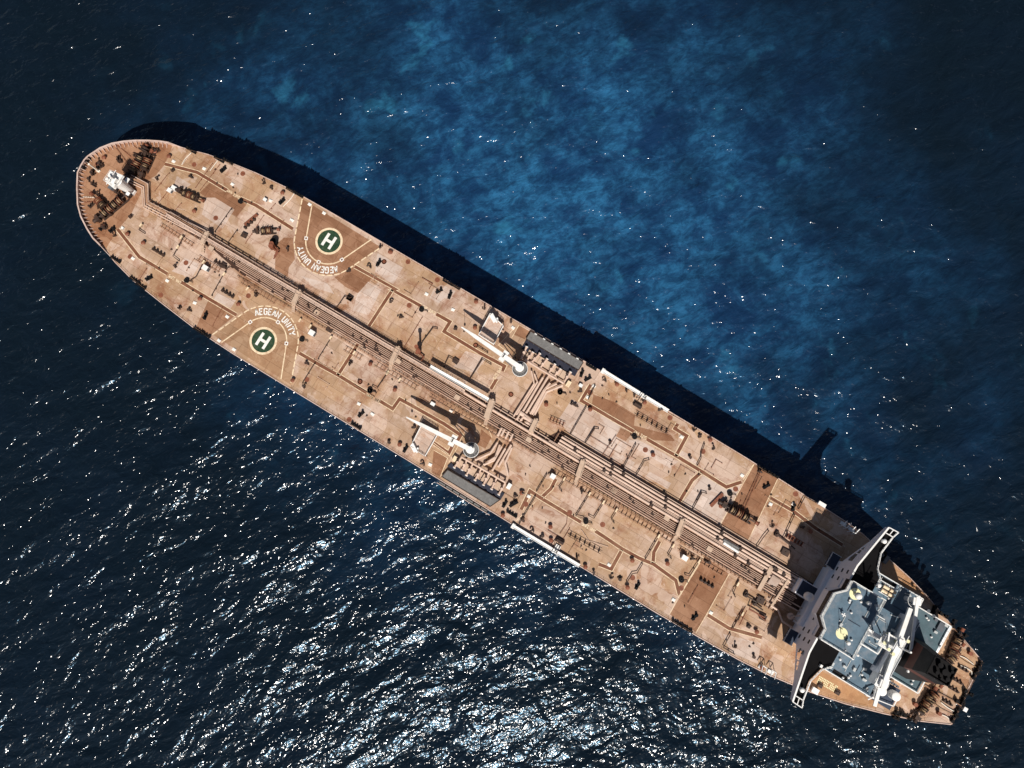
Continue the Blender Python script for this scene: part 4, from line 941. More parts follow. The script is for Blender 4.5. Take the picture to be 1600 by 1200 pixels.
# bridge wings: slab, front plate with its lightening holes, rim
for sd in (1, -1):
    mb = MB(); mb.prism([(98.35, sd * 8.1), (98.6, sd * 12.2), (100.55, sd * 24.3), (103.2, sd * 24.5), (102.6, sd * 22.9), (102.0, sd * 18.0), (103.1, sd * 14.2), (104.95, sd * 12.2), (104.95, sd * 8.1)], 16.905, 17.05); Hs('wing_deck', mb, M['wing'])
    # front plate in the v/z plane, leaning back a little towards the tips
    fr = MB(); U = lambda v: 98.3 + max(0, abs(v) - 12.2) * .178
    top = lambda v: 18.25; low = lambda v: 8.2 + max(0, min(1, (abs(v) - 12.2) / 7.5)) * 6.2 + max(0, (abs(v) - 19.7) / 4.6) * 1.9
    holes = [(13.0, 15.3, 10.6, 13.6), (15.55, 16.6, 12.3, 14.2), (16.75, 17.6, 13.1, 14.5)]
    vs = sorted({12.2, 13.0, 14.0, 15.3, 15.55, 16.6, 16.75, 17.6, 19.7, 22, 24.4} | {h_[0] for h_ in holes} | {h_[1] for h_ in holes})
    def quad(v0, v1, a0, a1, b0, b1):
        k = len(fr.v)
        for du in (0, .12):
            fr.v += [(U(v0) + du, sd * v0, a0), (U(v1) + du, sd * v1, a1), (U(v1) + du, sd * v1, b1), (U(v0) + du, sd * v0, b0)]
        for q in ([0, 1, 2, 3], [4, 7, 6, 5], [0, 4, 5, 1], [3, 2, 6, 7]): fr.face([k + x for x in q])
    for v0, v1 in zip(vs, vs[1:]):
        hh = [h_ for h_ in holes if h_[0] - 1e-6 <= v0 and v1 <= h_[1] + 1e-6]
        if hh:
            z0, z1 = hh[0][2], hh[0][3]; s0, s1 = max(z0, low(v0) + .7), max(z0, low(v1) + .7)
            if s0 < z1: quad(v0, v1, low(v0), low(v1), s0, s1)
            else: quad(v0, v1, low(v0), low(v1), z1, z1)
            quad(v0, v1, z1, z1, top(v0), top(v1))
        else: quad(v0, v1, low(v0), low(v1), top(v0), top(v1))
    k = len(fr.v); fr.v += [(98.3, sd * 8.1, 13.9), (98.3, sd * 12.2, 13.9), (98.3, sd * 12.2, 18.25), (98.3, sd * 8.1, 18.25), (98.45, sd * 8.1, 13.9), (98.45, sd * 12.2, 13.9), (98.45, sd * 12.2, 18.25), (98.45, sd * 8.1, 18.25)]
    for q in ([0, 1, 2, 3], [4, 7, 6, 5], [3, 2, 6, 7]): fr.face([k + x for x in q])
    Hs('wing_front', fr, M['wall'])
    rm = MB(); rm.strip([(98.42, sd * 8.3), (98.42, sd * 12.2), (100.58, sd * 24.45)], .42, 18.30); rm.strip([(98.42, sd * 8.3), (98.42, sd * 12.2), (100.58, sd * 24.45)], .42, 18.255)
    Hs('wing_rim', rm, M['white'])
    rl = MB(); P = [(100.65, sd * 24.5), (103.3, sd * 24.6), (102.7, sd * 22.9), (102.05, sd * 18.0), (103.15, sd * 14.2), (105.0, sd * 12.3)]
    for i, (a, c) in enumerate(zip(P, P[1:])):
        rl.bar(a, c, .22 if i < 3 else .12, 17.9, 18.1)
        rl.bar(a, c, .10, 17.4, 17.5)
        for t_ in range(4): x = Vector(a) + (Vector(c) - Vector(a)) * (t_ / 4); rl.cyl(tuple(x), 17.05, 17.9, .07, 6)
    rl.bar((100.7, sd * 22.9), (102.7, sd * 22.9), .22, 17.9, 18.1); rl.bar((101.6, sd * 22.9), (101.9, sd * 24.5), .2, 17.9, 18.08)
    Hs('wing_rail', rl, M['white'])
    pc = MB(); pc.cyl((101.25, sd * 20.9), 17.05, 18.2, .45, 14); pc.dome((101.25, sd * 20.9), 18.2, .62, .8); Hs('wing_console', pc, M['white'])
mb = MB(); P = (102.6, -15.0); mb.box(102.3, 102.9, -13.9, -13.2, 17.055, 17.9); Hs('wing_locker', mb, M['white'])
# wheelhouse with its forward bay and raked windows
def zig(o=0.0): return [(97.7 - o, 8.0 + o), (97.7 - o, 5.4), (95.5 - o, 3.2), (95.5 - o, -3.2), (97.7 - o, -5.4), (97.7 - o, -8.0 - o)]
mb = MB(); mb.prism(zig() + [(106.6, -8.0), (106.6, 8.0)], 16.95, 20.7)
mb.prism([(98.2, 5.4), (95.5, 3.2), (95.5, -3.2), (98.2, -5.4)], 14.2, 16.94)
Hs('wheelhouse', mb, M['wall'])
mb = MB(); Z = zig(.03)
for a, c in zip(Z, Z[1:]): mb.bar(a, c, .08, 18.0, 20.35)
for sd in (1, -1): mb.bar((98.2, sd * 8.04), (104.5, sd * 8.04), .08, 18.4, 20.2)
gl = Hs('wheelhouse_window', mb, M['glass'])
Z = zig(.08)
for a, c in zip(Z, Z[1:]):
    k = max(2, int(math.dist(a, c) / 1.25))
    for i in range(k + 1):
        x = Vector(a) + (Vector(c) - Vector(a)) * (i / k); Hs('window_mullion', MB().box(x.x - .04, x.x + .04, x.y - .05, x.y + .05, 18.0, 20.35), M['grey'])
mb = MB(); Z = zig(.0); mb.prism(Z + [(106.9, -8.25), (106.9, 8.25)], 20.702, 20.95, 0); mb.prism([(98.25, 7.75), (98.25, 5.2), (96.1, 3.0), (96.1, -3.0), (98.25, -5.2), (98.25, -7.75), (106.6, -7.9), (106.6, 7.9)], 20.952, 21.0, 1)
Hs('compass_deck', mb, [M['galley'], M['blue']])
mb = MB(); Z = [(97.9, 8.1), (97.9, 5.5), (95.8, 3.3), (95.8, -3.3), (97.9, -5.5), (97.9, -8.1), (106.8, -8.1), (106.8, 8.1), (97.9, 8.1)]
for i, (a, c) in enumerate(zip(Z, Z[1:])):
    k = max(2, int(math.dist(a, c) / 1.2)); wd = .16 if i in (5, 7) else .05
    for z in (21.5, 22.0): mb.bar(a, c, wd if z > 21.8 else .05, z - .04, z + .04)
    for j in range(k): x = Vector(a) + (Vector(c) - Vector(a)) * (j / k); mb.cyl(tuple(x), 20.95, 22.0, .045, 5)
Hs('compass_rail', mb, M['white'])
# cabin windows on the front of the house
wm = MB(); wm.box(-.03, .012, -.52, .52, -.42, .42)
w0 = None
WIN = [(v, z) for v in (10.0, -10.0) for z in (7.6, 11.3, 14.9)] + [(v, z) for v in (7.7, -7.8) for z in (7.6, 11.5)] + [(3.7, 7.7), (2.0, 7.9), (-2.5, 8.0), (-4.2, 10.2)]
for i, (v, z) in enumerate(WIN):
    u = 98.28; loc = (u, v, z)
    if w0 is None: w0 = wm.build('window', M['glass'], house, loc=loc)
    else: copy_tree(w0, house, (u, v, z + DK))
for sd in (1, -1):                              # cabin windows down both sides
    for z in (4.6, 8.0, 11.4):
        for k in range(6): copy_tree(w0, house, (101 + k * 2.7, sd * 12.215, z + DK), R(-90 * sd))
for z in (12.0, 14.2): Hs('wing_panel', MB().box(98.2, 98.29, -13.6, -12.5, z, z + .9), M['teal'])
# forward ledge and platforms
mb = MB(); mb.box(97.1, 97.54, -7.6, 9.2, 5.9, 6.08)
for z in (6.5, 7.0): mb.tube([(97.15, -7.6, z), (97.15, 9.2, z)], .05, 5)
for k in range(15): mb.cyl((97.15, -7.6 + k * 1.2), 6.08, 7.0, .045, 5)
Hs('ledge', mb, M['wall'])
for sd in (1, -1):
    mb = MB(); mb.box(95.6, 98.29, sd * 9.4, sd * 13.3, 5.8, 6.0); mb.box(97.9, 98.29, sd * 12.2, sd * 13.3, 0, 5.8); Hs('front_platform', mb, M['navy'])
    mb = MB(); P = [(98.2, sd * 13.25), (95.65, sd * 13.25), (95.65, sd * 9.45), (97.1, sd * 9.45)]
    for a, c in zip(P, P[1:]):
        for z in (6.5, 7.0): mb.bar(a, c, .07, z - .035, z + .035)
        for t_ in range(4): x = Vector(a) + (Vector(c) - Vector(a)) * (t_ / 4); mb.cyl(tuple(x), 6.0, 7.0, .05, 5)
    Hs('platform_rail', mb, M['white'])
mb = MB(); mb.box(92.6, 97.53, -.9, 3.2, -.02, 5.6); Hs('mast_house', mb, M['wall'])
mb = MB(); mb.box(92.9, 97.5, -.7, 3.0, 5.602, 5.66); Hs('mast_house_top', mb, M['navy'])
u, v = at(1277, 937, 9); mb = MB(); mb.cyl((95.2, -.1), 5.66, 7.6, .4, 12); mb.cyl((95.2, -.1), 7.6, 9.3, 1.12, 20); mb.dome((95.2, -.1), 9.3, 1.12, .8); Hs('satellite_dome', mb, M['white'])
for (dx, dy), hh, rr in (((100.1, 5.7), 21, 0), ((101.8, -4.2), 21, 0)):
    mb = MB(); mb.cyl((dx, dy), 21.002, 21.06, 1.42, 28); Hs('yellow_disc', mb, M['yellow'])
for px_, py_, z0, z1, rr in ((1342, 931.5, 21.0, 23.6, .82), (1326, 1005, 21.0, 22.6, .52), (1373, 914.5, 14.0, 17.2, .66), (1358, 943, 21.0, 22.6, .5), (1340.5, 1024, 17.3, 19.4, .33), (1332.5, 1029.5, 21, 21.6, .28)):
    c = at(px_, py_, z1); mb = MB(); mb.cyl(c, z0, z1 - rr * .7, rr * .45, 10); mb.cyl(c, z1 - rr * .7, z1, rr, 18); mb.dome(c, z1, rr, .9); Hs('radome', mb, M['white'])
c = at(1315, 990, 21.5); mb = MB(); mb.cyl(c, 21.06, 23.2, .09, 8); mb.box(c[0] - .6, c[0] + .6, c[1] - .08, c[1] + .08, 22.7, 22.8); mb.cyl(c, 23.2, 23.5, .3, 10); Hs('compass_binnacle', mb, M['yellow'])
c = at(1317.5, 960.5, 22); mb = MB(); mb.cyl(c, 21.0, 22.6, .12, 8); mb.box(c[0] - .6, c[0] + .5, c[1] - .12, c[1] + .12, 22.3, 22.5); mb.box(c[0] - .1, c[0] + .12, c[1] - .5, c[1] + .5, 22.3, 22.46); Hs('horn', mb, M['white'])
# radar mast
mast = MB(); mu, mv = 109.2, -.5
mast.cyl((mu, mv), 17.3, 33.5, .62, 14, 0, .5); mast.cyl((mu, mv), 33.5, 39.5, .22, 10); mast.tube([(mu + 2.2, mv + 1.4, 17.3), (mu, mv, 27)], .16, 8); mast.tube([(mu + 2.2, mv - 1.4, 17.3), (mu, mv, 27)], .16, 8)
mast = Hs('radar_mast', mast, M['white'])
mb = MB(); mb.box(mu - 1.5, mu + 1.3, mv - 1.8, mv + 1.8, 26.6, 26.75); mb.box(mu - 2.6, mu + .4, mv - 1.1, mv + 1.2, 30.2, 30.35); mb.box(mu - 1.0, mu + 1.0, mv - 2.4, mv + 2.4, 33.3, 33.42)
for z, P in ((26.75, [(-1.5, -1.8), (1.3, -1.8), (1.3, 1.8), (-1.5, 1.8), (-1.5, -1.8)]), (30.35, [(-2.6, -1.1), (.4, -1.1), (.4, 1.2), (-2.6, 1.2), (-2.6, -1.1)])):
    mb.tube([(mu + a, mv + b, z + 1.0) for a, b in P], .05, 5); mb.tube([(mu + a, mv + b, z + .5) for a, b in P], .04, 5)
    for a, b in P: mb.cyl((mu + a, mv + b), z, z + 1.0, .045, 5)
mb.tube([(mu, mv - 3.2, 35.2), (mu, mv + 3.2, 35.2)], .10, 6); mb.tube([(mu - 1.4, mv, 36.4), (mu + 1.4, mv, 36.4)], .09, 6)
T('platform', mb, M['white'], house)
mb = MB(); mb.obox((mu - 2.0, mv + .1), R(20), .35, 3.6, 31.6, 31.95); mb.cyl((mu - 2.0, mv + .1), 30.35, 31.6, .28, 10); T('radar_scanner', mb, M['white'], house); mb = MB(); mb.obox((mu - .6, mv), R(100), .3, 2.6, 28.3, 28.6); mb.cyl((mu - 1.0, mv), 26.75, 28.3, .25, 10); T('radar_scanner', mb, M['white'], house)
for a, b, z in ((-1.0, 1.4, 26.75), (.9, -1.4, 26.75), (-.8, -2.1, 33.42), (.7, 2.1, 33.42), (-2.2, -.8, 30.35), (0, .9, 30.35)): T('navigation_light', MB().cyl((mu + a, mv + b), z, z + .9, .26, 10).cyl((mu + a, mv + b), z + .9, z + 1.1, .4, 10), M['yellow'], house)
# forward bracket carrying the whistle platform
mb = MB(); k = len(mb.v); mb.prism([(mu - .4, mv + .6), (mu - .4, mv - .6), (mu - 3.8, mv + .1), (mu - 3.8, mv + .5)], 24.2, 24.4); mb.tube([(mu - 3.6, mv + .3, 24.2), (mu - .4, mv, 21.6)], .12, 6); T('whistle_platform', mb, M['white'], house)
# hatch coamings, rails and small gear on the after part of the bridge deck
def rail(mb, P, z, h_=1.0, wd=.10):
    for a, c in zip(P, P[1:]):
        mb.bar(a, c, wd, z + h_ - .06, z + h_); mb.bar(a, c, .05, z + h_ * .5 - .03, z + h_ * .5)
        k = max(1, int(math.dist(a, c) / 1.4))
        for i in range(k + 1): x = Vector(a) + (Vector(c) - Vector(a)) * (i / k); mb.cyl(tuple(x), z, z + h_, .05, 5)
Z16 = lambda ox, oy: crop(ox, oy, 16)
q4 = Z16(1310, 950)
def deck_rail(*a):
    mb = MB(); rail(mb, *a); Hs('deck_rail', mb, M['white'])
deck_rail([q4(430, 810, 18), q4(980, 1150, 18)], 17.3, 1.0, .30)
deck_rail([q4(430, 810, 18), q4(330, 1000, 18), q4(480, 1090, 18), q4(560, 930, 18)], 17.3, 1.0, .22)
deck_rail([q4(980, 1150, 18), q4(1170, 830, 18)], 17.3, 1.0, .2)
deck_rail([q4(880, 130, 18), q4(1150, 290, 18)], 17.3, 1.0, .16)
deck_rail([q4(990, 0, 18), q4(920, 130, 18)], 17.3, 1.0, .16)
deck_rail([(104.9, -13.8), (117.4, -13.8)], 14.0, 1.0, .22)
deck_rail([(104.9, 13.8), (111.2, 13.8), (117.4, 13.8), (117.4, 12.6)], 14.0, 1.0, .22)
deck_rail([(104.6, 12.4), (110.9, 12.5), (111.0, 13.8)], 14.0, 1.1, .18)

mb = MB(); c = q4(440, 940, 17.3); mb.obox(c, 0, 1.3, 1.6, 17.302, 17.34); Hs('stair_well', mb, M['black'])
Hs('stair_well', MB().box(106.2, 110.4, 12.7, 13.6, 14.002, 14.03), M['black']); Hs('stair_well', MB().box(107, 111, -13.6, -12.5, 14.002, 14.03), M['black'])
# casing between house and funnel
mb = MB(); mb.prism([(114.5, -8.0), (117.2, -8.0), (117.2, 8.0), (114.5, 8.0)], 14.002, 19.6); Hs('casing', mb, M['wall'])
mb = MB(); mb.box(114.7, 117.1, -7.8, 7.8, 19.602, 19.66); Hs('casing_top', mb, M['grey']); Hs('casing_gallery', MB().box(114.2, 116.7, -8.05, 8.3, 19.70, 19.9), M['galley'])
mb = MB(); rail(mb, [(114.6, -7.9), (117.0, -7.9)], 19.9, 1.0, .12); Hs('casing_rail', mb, M['white'])
mb = MB(); mb.box(117.5, 130.5, -6.9, 12.3, -.02, 6.9); Hs('engine_house', mb, M['wall'])
mb = MB(); mb.box(117.5, 130.45, -6.85, -3.0, 6.902, 7.0); mb.box(117.5, 129.9, 4.0, 12.25, 6.902, 7.0); mb.box(117.5, 129.0, -2.999, 3.999, 6.902, 7.0); Hs('engine_house_deck', mb, M['teal'])
mb = MB(); rail(mb, [(121.7, -6.85), (130.45, -6.85), (130.45, -3.0)], 7.0, 1.0, .26); rail(mb, [(119.0, 12.2), (129.9, 12.2), (129.9, 6.0)], 7.0, 1.0, .26); Hs('engine_house_rail', mb, M['white'])
for px_, py_ in ((1449, 954), (1457, 962), (1461, 968)): c = at(px_, py_, 7.3); Hs('deck_vent', MB().cyl(c, 7.0, 7.9, .3, 10).cyl(c, 7.9, 8.05, .45, 10), M['grey'])
mb = MB(); c = at(1469, 979, 7); mb.obox(c, 0, 1.6, 2.2, 7.002, 7.7); Hs('deck_vent', mb, M['grey'])
mb = MB(); mb.box(121.0, 128.4, -14.3, -8.4, 3.4, 3.6)
for a in ((121.2, -14), (128.2, -14), (128.2, -8.6)): mb.cyl(a, 0, 3.4, .2, 8)
Hs('tank_platform', mb, M['navy'])
mb = MB(); rail(mb, [(121.1, -14.2), (128.3, -12.9), (128.3, -10.4)], 3.6, 1.0, .22); Hs('tank_platform_rail', mb, M['white'])
tk = None
for u, v in ((123.3, -11.1), (126.9, -10.4)):
    if tk is None: mb = MB(); mb.cyl((0, 0), 3.6, 6.4, 1.15, 24); mb.dome((0, 0), 6.4, 1.15, .22, 24, 4); tk = mb.build('fresh_water_tank', M['white'], house, loc=(u, v, 0))
    else: copy_tree(tk, house, (u, v, DK))
mb = MB()
for k in range(6): x = 123.2 + k * .75; mb.cyl((x, -7.9 - .1 * (k % 2)), 3.6, 4.7, .28, 10)
mb.box(122.4, 123.0, -8.6, -7.8, 3.6, 4.6); Hs('gas_bottle_rack', mb, M['grey'])
rnd = random.Random(21)
def free_spots(n_, zones):
    o_ = []
    for _ in range(n_):
        a, b_, c, d, z = rnd.choice(zones); o_.append((rnd.uniform(a, b_), rnd.uniform(c, d), z))
    return o_
ZN = [(98.5, 106, -7.4, 7.4, 21.0), (105.5, 113.5, -6.2, 6.2, 17.3), (104, 117, 8.5, 13.4, 14.0), (105.2, 117, -13.4, -8.4, 14.0), (118, 130, 6, 12, 7.0), (122, 130, -6.6, -4, 7.0)]
pr = [MB().cyl((0, 0), 0, .55, .16, 10).cyl((0, 0), .55, .8, .30, 12, 0, .12), MB().box(-.4, .4, -.25, .25, .0, .7).box(-.45, .45, -.3, .3, .702, .76), MB().cyl((0, 0), 0, 4.2, .05, 6).cyl((0, 0), 0, .4, .14, 8)]
for nm, k, mt, n_ in (('roof_vent', 0, 'white', 26), ('equipment_box', 1, 'galley', 20), ('whip_antenna', 2, 'white', 12)):
    f0 = None
    for p in free_spots(n_, ZN if k < 2 else ZN[:3]):
        if f0 is None: f0 = pr[k].build(nm, M[mt], house, loc=p)
        else: copy_tree(f0, house, (p[0], p[1], p[2] + DK), rnd.choice((0, R(90), R(20))))
for k in range(14):
    a, b_, c, d, z = ZN[k % 4]; u0 = rnd.uniform(a, b_ - 1); v0 = rnd.uniform(c, d - 1); along = rnd.random() < .5; L_ = rnd.uniform(2, 5)
    q = (min(u0 + L_, b_), v0) if along else (u0, min(v0 + L_, d)); T('cable_tray', MB().bar((u0, v0), q, .14, z + .05, z + .16), M['galley' if k % 3 else 'navy'], house)
# funnel
fn = MB(); bt = [(117.3, -5.2), (126.6, -5.2), (126.6, 5.2), (117.3, 5.2)]; tp = [(118.7, -2.3), (124.1, -2.3), (124.1, 2.2), (118.7, 2.2)]
def lerp(t_): return [(a[0] + (c[0] - a[0]) * t_, a[1] + (c[1] - a[1]) * t_) for a, c in zip(bt, tp)]
fn.prism(lerp(0), 7.0, 7.0 + 23 * .60, 0, lerp(.60)); fn.prism(lerp(.60), 7.002 + 23 * .60, 7 + 23 * .75, 1, lerp(.75)); fn.prism(lerp(.75), 7.004 + 23 * .75, 29.9, 0, lerp(.999))
fo = Hs('funnel', fn, [M['funnel'], M['band']])
mb = MB()
mb.flat(tp, 29.93)
for a, c in zip(tp, tp[1:] + tp[:1]): mb.bar(a, c, .22, 29.9, 30.5)
Hs('funnel_top', mb, M['black'])
for u, v, r_ in ((120.2, .9, .6), (120.3, -.9, .42), (121.8, .1, .75), (123.1, 1.0, .36), (123.0, -1.0, .5), (121.7, -1.6, .25)): Hs('exhaust_pipe', MB().cyl((u, v), 29.95, 31.2, r_, 16), M['black'])
# provision cranes with their jibs stowed across the ship
for (pu, pv), (tx, ty), z, w0_, w1_ in (((114.0, 11.9), (119.9, -4.0), 20.0, .42, .20), ((115.9, -9.4), (112.9, 9.6), 21.0, .55, .50)):
    mb = MB(); mb.cyl((pu, pv), 13.9, z - .5, .62, 16); mb.cyl((pu, pv), z - .6, z - .3, .95, 16)
    if pv < 0: mb.box(pu - 1.5, pu + 1.2, pv - 1.3, pv + 1.6, 16.2, 20.3)
    ring_ = [(pu + 1.7 * math.cos(k * math.pi / 8), pv + 1.7 * math.sin(k * math.pi / 8), z - 1.0) for k in range(17)]; mb.tube(ring_, .06, 5)
    pc = T('provision_crane', mb, M['white'])
    mb = MB(); d = (Vector((tx, ty)) - Vector((pu, pv))); L_ = d.length; d.normalize(); nn = Vector((-d.y, d.x)); a = Vector((pu, pv)) - d * 1.2; c = Vector((tx, ty))
    mb.prism([tuple(a + nn * w0_), tuple(a - nn * w0_), tuple(c - nn * w1_), tuple(c + nn * w1_)], z - .3, z + .45)
    a2 = Vector((pu, pv)); mb.prism([tuple(a2 + nn * .95 - d * .9), tuple(a2 - nn * .95 - d * .9), tuple(a2 - nn * .95 + d * .9), tuple(a2 + nn * .95 + d * .9)], z - .29, z + .3)
    mb.build('jib', M['white'], pc)
c = at(1397, 1032, 17); mb = MB(); mb.cyl(c, 14.0, 18.0, .3, 10); mb.ring(c, .3, .75, 18.0, 16); mb.cyl(c, 17.6, 18.0, .7, 14); mb.box(c[0] + .4, c[0] + 1.4, c[1] - .1, c[1] + .3, 17.6, 17.9); Hs('stores_davit', mb, M['white'])
u, v = at(1234, 962, 1.5); mb = MB(); mb.cyl((u, v), 0, 2.0, .55, 14); mb.cyl((u, v), 2.0, 2.4, .9, 16); mb.tube([(u, v, 2.6), (u + 4.0, v + 3.0, 3.6)], .16, 8); mb.tube([(u + .2, v, 2.4), (u + 2.2, v - .4, 2.8)], .1, 6); T('stores_crane', mb, M['pipe'])

# pipe manifold in front of the house
mb = MB()
P = px(L12, (1075, 240), (970, 430)); mb.bar(P[0], P[1], 1.1, 2.4, 2.55); mb.bar(P[0], P[1], .3, 0, 2.4)
P = px(L12, (1085, 235), (1240, 320)); mb.bar(P[0], P[1], .5, 2.4, 2.55); P = px(L12, (1215, 340), (1075, 560)); mb.bar(P[0], P[1], .55, 2.4, 2.55)
T('pipe_bridge', mb, M['tanplate'])
mb = MB(); mb.prism(px(L12, (1085, 300), (1160, 350), (1110, 400), (1040, 370)), 2.4, 2.52); T('bridge_floor', mb, M['primer'])
for i, (a, c) in enumerate((((1040, 375), (1130, 425)), ((1030, 390), (1120, 440)), ((1020, 405), (1110, 455)), ((1010, 420), (1100, 470)), ((1140, 470), (1350, 590)), ((1120, 500), (1330, 620)), ((1180, 390), (1380, 500)), ((1170, 440), (1290, 500)))):
    mb = MB(); mb.tube([(*L12(*a), 1.6), (*L12(*c), 1.6)], .16, 8); T('transfer_pipe', mb, M['pipe'] if i > 3 else M['dark'])
for pts, r_ in (([(1080, 560), (1140, 600), (1175, 690), (1260, 745)], .26), ([(1250, 420), (1330, 410), (1400, 440)], .2), ([(1090, 555), (1210, 340)], .2), ([(920, 540), (900, 590), (1030, 660)], .13), ([(930, 600), (1040, 690)], .13), ([(880, 600), (820, 720)], .13)):
    mb = MB(); mb.tube([(*L12(*p), 1.3) for p in pts], r_, 8); T('transfer_pipe', mb, M['pipe'] if r_ > .15 else M['redrust'])
for f, p, s_ in ((L12, (1000, 520), 1.5), (L12, (1020, 660), 1.3), (K11, (940, 975), 1.5), (K11, (925, 1120), .9), (E5, (920, 985), 1.2), (D4, (1210, 195), 1.2), (K3, (1080, 205), 1.2), (K3, (905, 455), 1.2), (D4, (1045, 455), 1.3), (E5, (40, 460), 1.2)):
    u, v = f(*p); mb = MB(); mb.box(-s_ * .6, s_ * .6, -s_ * .5, s_ * .5, .0, .65); mb.box(-s_ * .7, s_ * .7, -s_ * .6, s_ * .6, .65, .74); mb.cyl((0, 0), .74, .9, .2, 8)
    mb.build('deck_hatch', M['dark'], tanker, loc=(u, v, 0), rot=R(random.choice((0, 4, -4))))
for f, a, c in ((K11, (870, 830), (1015, 945)), (L12, (880, 480), (960, 530)), (L12, (950, 550), (1015, 600))):
    mb = MB(); mb.tube([(*f(*a), 1.0), (*f(*c), 1.0)], .2, 8); x = f(*a); mb.cyl(x, 0, 1.3, .4, 10); mb.box(x[0] - .6, x[0] + .3, x[1] - .5, x[1] + .9, 0, .9); T('fire_monitor', mb, M['dark'])

# ------------------------------------------------------------------ poop deck
W6 = crop(1200, 930, 6.66667); Y7 = crop(1340, 850, 7.27273)
patch('poop_paint', M['orange'], [px(W6, (560, 790), (440, 860), (420, 1000), (560, 1050), (900, 1130), (1130, 1180), (1180, 1080), (1050, 1060)), px(Y7, (330, 150), (280, 200), (260, 330), (440, 450), (770, 590), (640, 430))], .006)
yt = MB()
for r_ in range(4):                                # rows of unreadable stencilling
    for k in range(13):
        if random.random() < .12: continue
        a = W6(540 + k * 15.2 - r_ * 8, 850 + k * 8.6 + r_ * 18); yt.obox(a, R(0), .26, .34, .012, .018)
T('stencil_rows', yt, M['yellow'])
for p in ((540, 935), (720, 1010)): u, v = W6(*p); mb = MB(); mb.obox((0, 0), R(0), 1.3, 1.2, 0, .5); mb.box(-.5, .5, -.2, .2, .5, .8); mb.build('poop_hatch', M['dark'], tanker, loc=(u, v, 0))
lst8 = [(Z8, p) for p in ((1010, 850), (1190, 470), (1130, 610), (1085, 705))]
mb = MB(); mb.box(-1.3, 1.3, -.35, .35, 0, .3)
for x in (-1.0, 0, 1.0): mb.cyl((x, 0), .3, 1.1, .28, 10)
scatter('stern_roller', mb, M['dark'], lst8, [R(0)])
mb = MB(); mb.box(-1.0, 1.0, -.4, .4, 0, .5); mb.cyl((-.6, 0), .5, 1.2, .32, 10); mb.cyl((.6, 0), .5, 1.2, .32, 10); mb.box(-1.2, -.9, -.5, .5, .5, 1.3); mb.box(.9, 1.2, -.5, .5, .5, 1.3)
scatter('stern_chock', mb, M['black'], [(Z8, p) for p in ((1345, 480), (1320, 540), (1240, 735), (1195, 800), (1120, 950), (1080, 1030), (1140, 850), (1375, 430), (420, 985), (465, 1000), (548, 1012))] + [(Y7, p) for p in ((1080, 900), (1130, 990), (1190, 1060), (960, 800), (860, 740), (280, 130))], [R(90), R(80), R(0), R(100)])
for q_ in ((910, 970), (1262, 290), (640, 870)): T('capstan', MB().cyl(Z8(*q_), 0, 1.0, .5, 12, 0, .36).cyl(Z8(*q_), 1.0, 1.3, .55, 12), M['redrust'])
mb = MB(); u, v = Z8(960, 660); P = [(117.6, -6.95), (145, -2.6)]; mb.tube([(131, -4.2, .6), (145.0, -3.6, .6)], .14, 6); T('deck_pipe', mb, M['frame'])
mb = MB()
for k in range(20):
    y = -9 + k * .93; mb.cyl((144.9 - .02 * k, y), 0, 1.05, .04, 5)
mb.tube([(144.95, -9, 1.05), (144.5, 9.1, 1.05)], .04, 5); mb.tube([(144.95, -9, .55), (144.5, 9.1, .55)], .03, 5); T('stern_rail', mb, M['frame'])

# white boarding frames at the deck edge just ahead of the wings
for sd, us in ((1, (96.0, 98.6)), (-1, (95.6, 98.2))):
    for u in us:
        v = hb(u, sd) - sd * .9; mb = MB()
        mb.tube([(u, v - sd * 1.2, 0), (u, v - sd * .9, 2.6), (u + .2, v + sd * .7, 3.2)], .13, 6); mb.tube([(u + 1.2, v - sd * 1.2, 0), (u + 1.2, v - sd * .9, 2.6), (u + 1.4, v + sd * .7, 3.2)], .13, 6)
        mb.tube([(u, v - sd * .9, 2.6), (u + 1.2, v - sd * .9, 2.6)], .12, 6); mb.box(u - .2, u + 1.4, v - sd * .6, v + sd * .3, 0, .5)
        T('boarding_frame', mb, M['white'])
mb = MB(); c = Z8(1192, 918); mb.box(c[0] - .5, c[0] + .5, c[1] - .55, c[1] + .55, .3, 1.6); mb.box(c[0] - 2.2, c[0] - .5, c[1] - .1, c[1] + .1, .3, .5); T('stern_light', mb, M['white'])
for p in ((262, 140), (300, 168)):
    c = Y7(*p); T('storage_bin', MB().obox(c, R(-6), 1.5, 2.1, .0, 1.0).obox(c, R(-6), 1.6, 2.2, 1.002, 1.1), M['grate'])

# ------------------------------------------------------------------ loose things resting on, hanging from or stowed aboard
def thing(name, label, cat, loc, rot=0.0, group=None): return empty(name, (loc[0], loc[1], DK + (loc[2] if len(loc) > 2 else 0)), label, cat, group, rot)
def tp_(root, name, mb, mat): return mb.build(name, mat, root, loc=(0, 0, 0), dz=0)
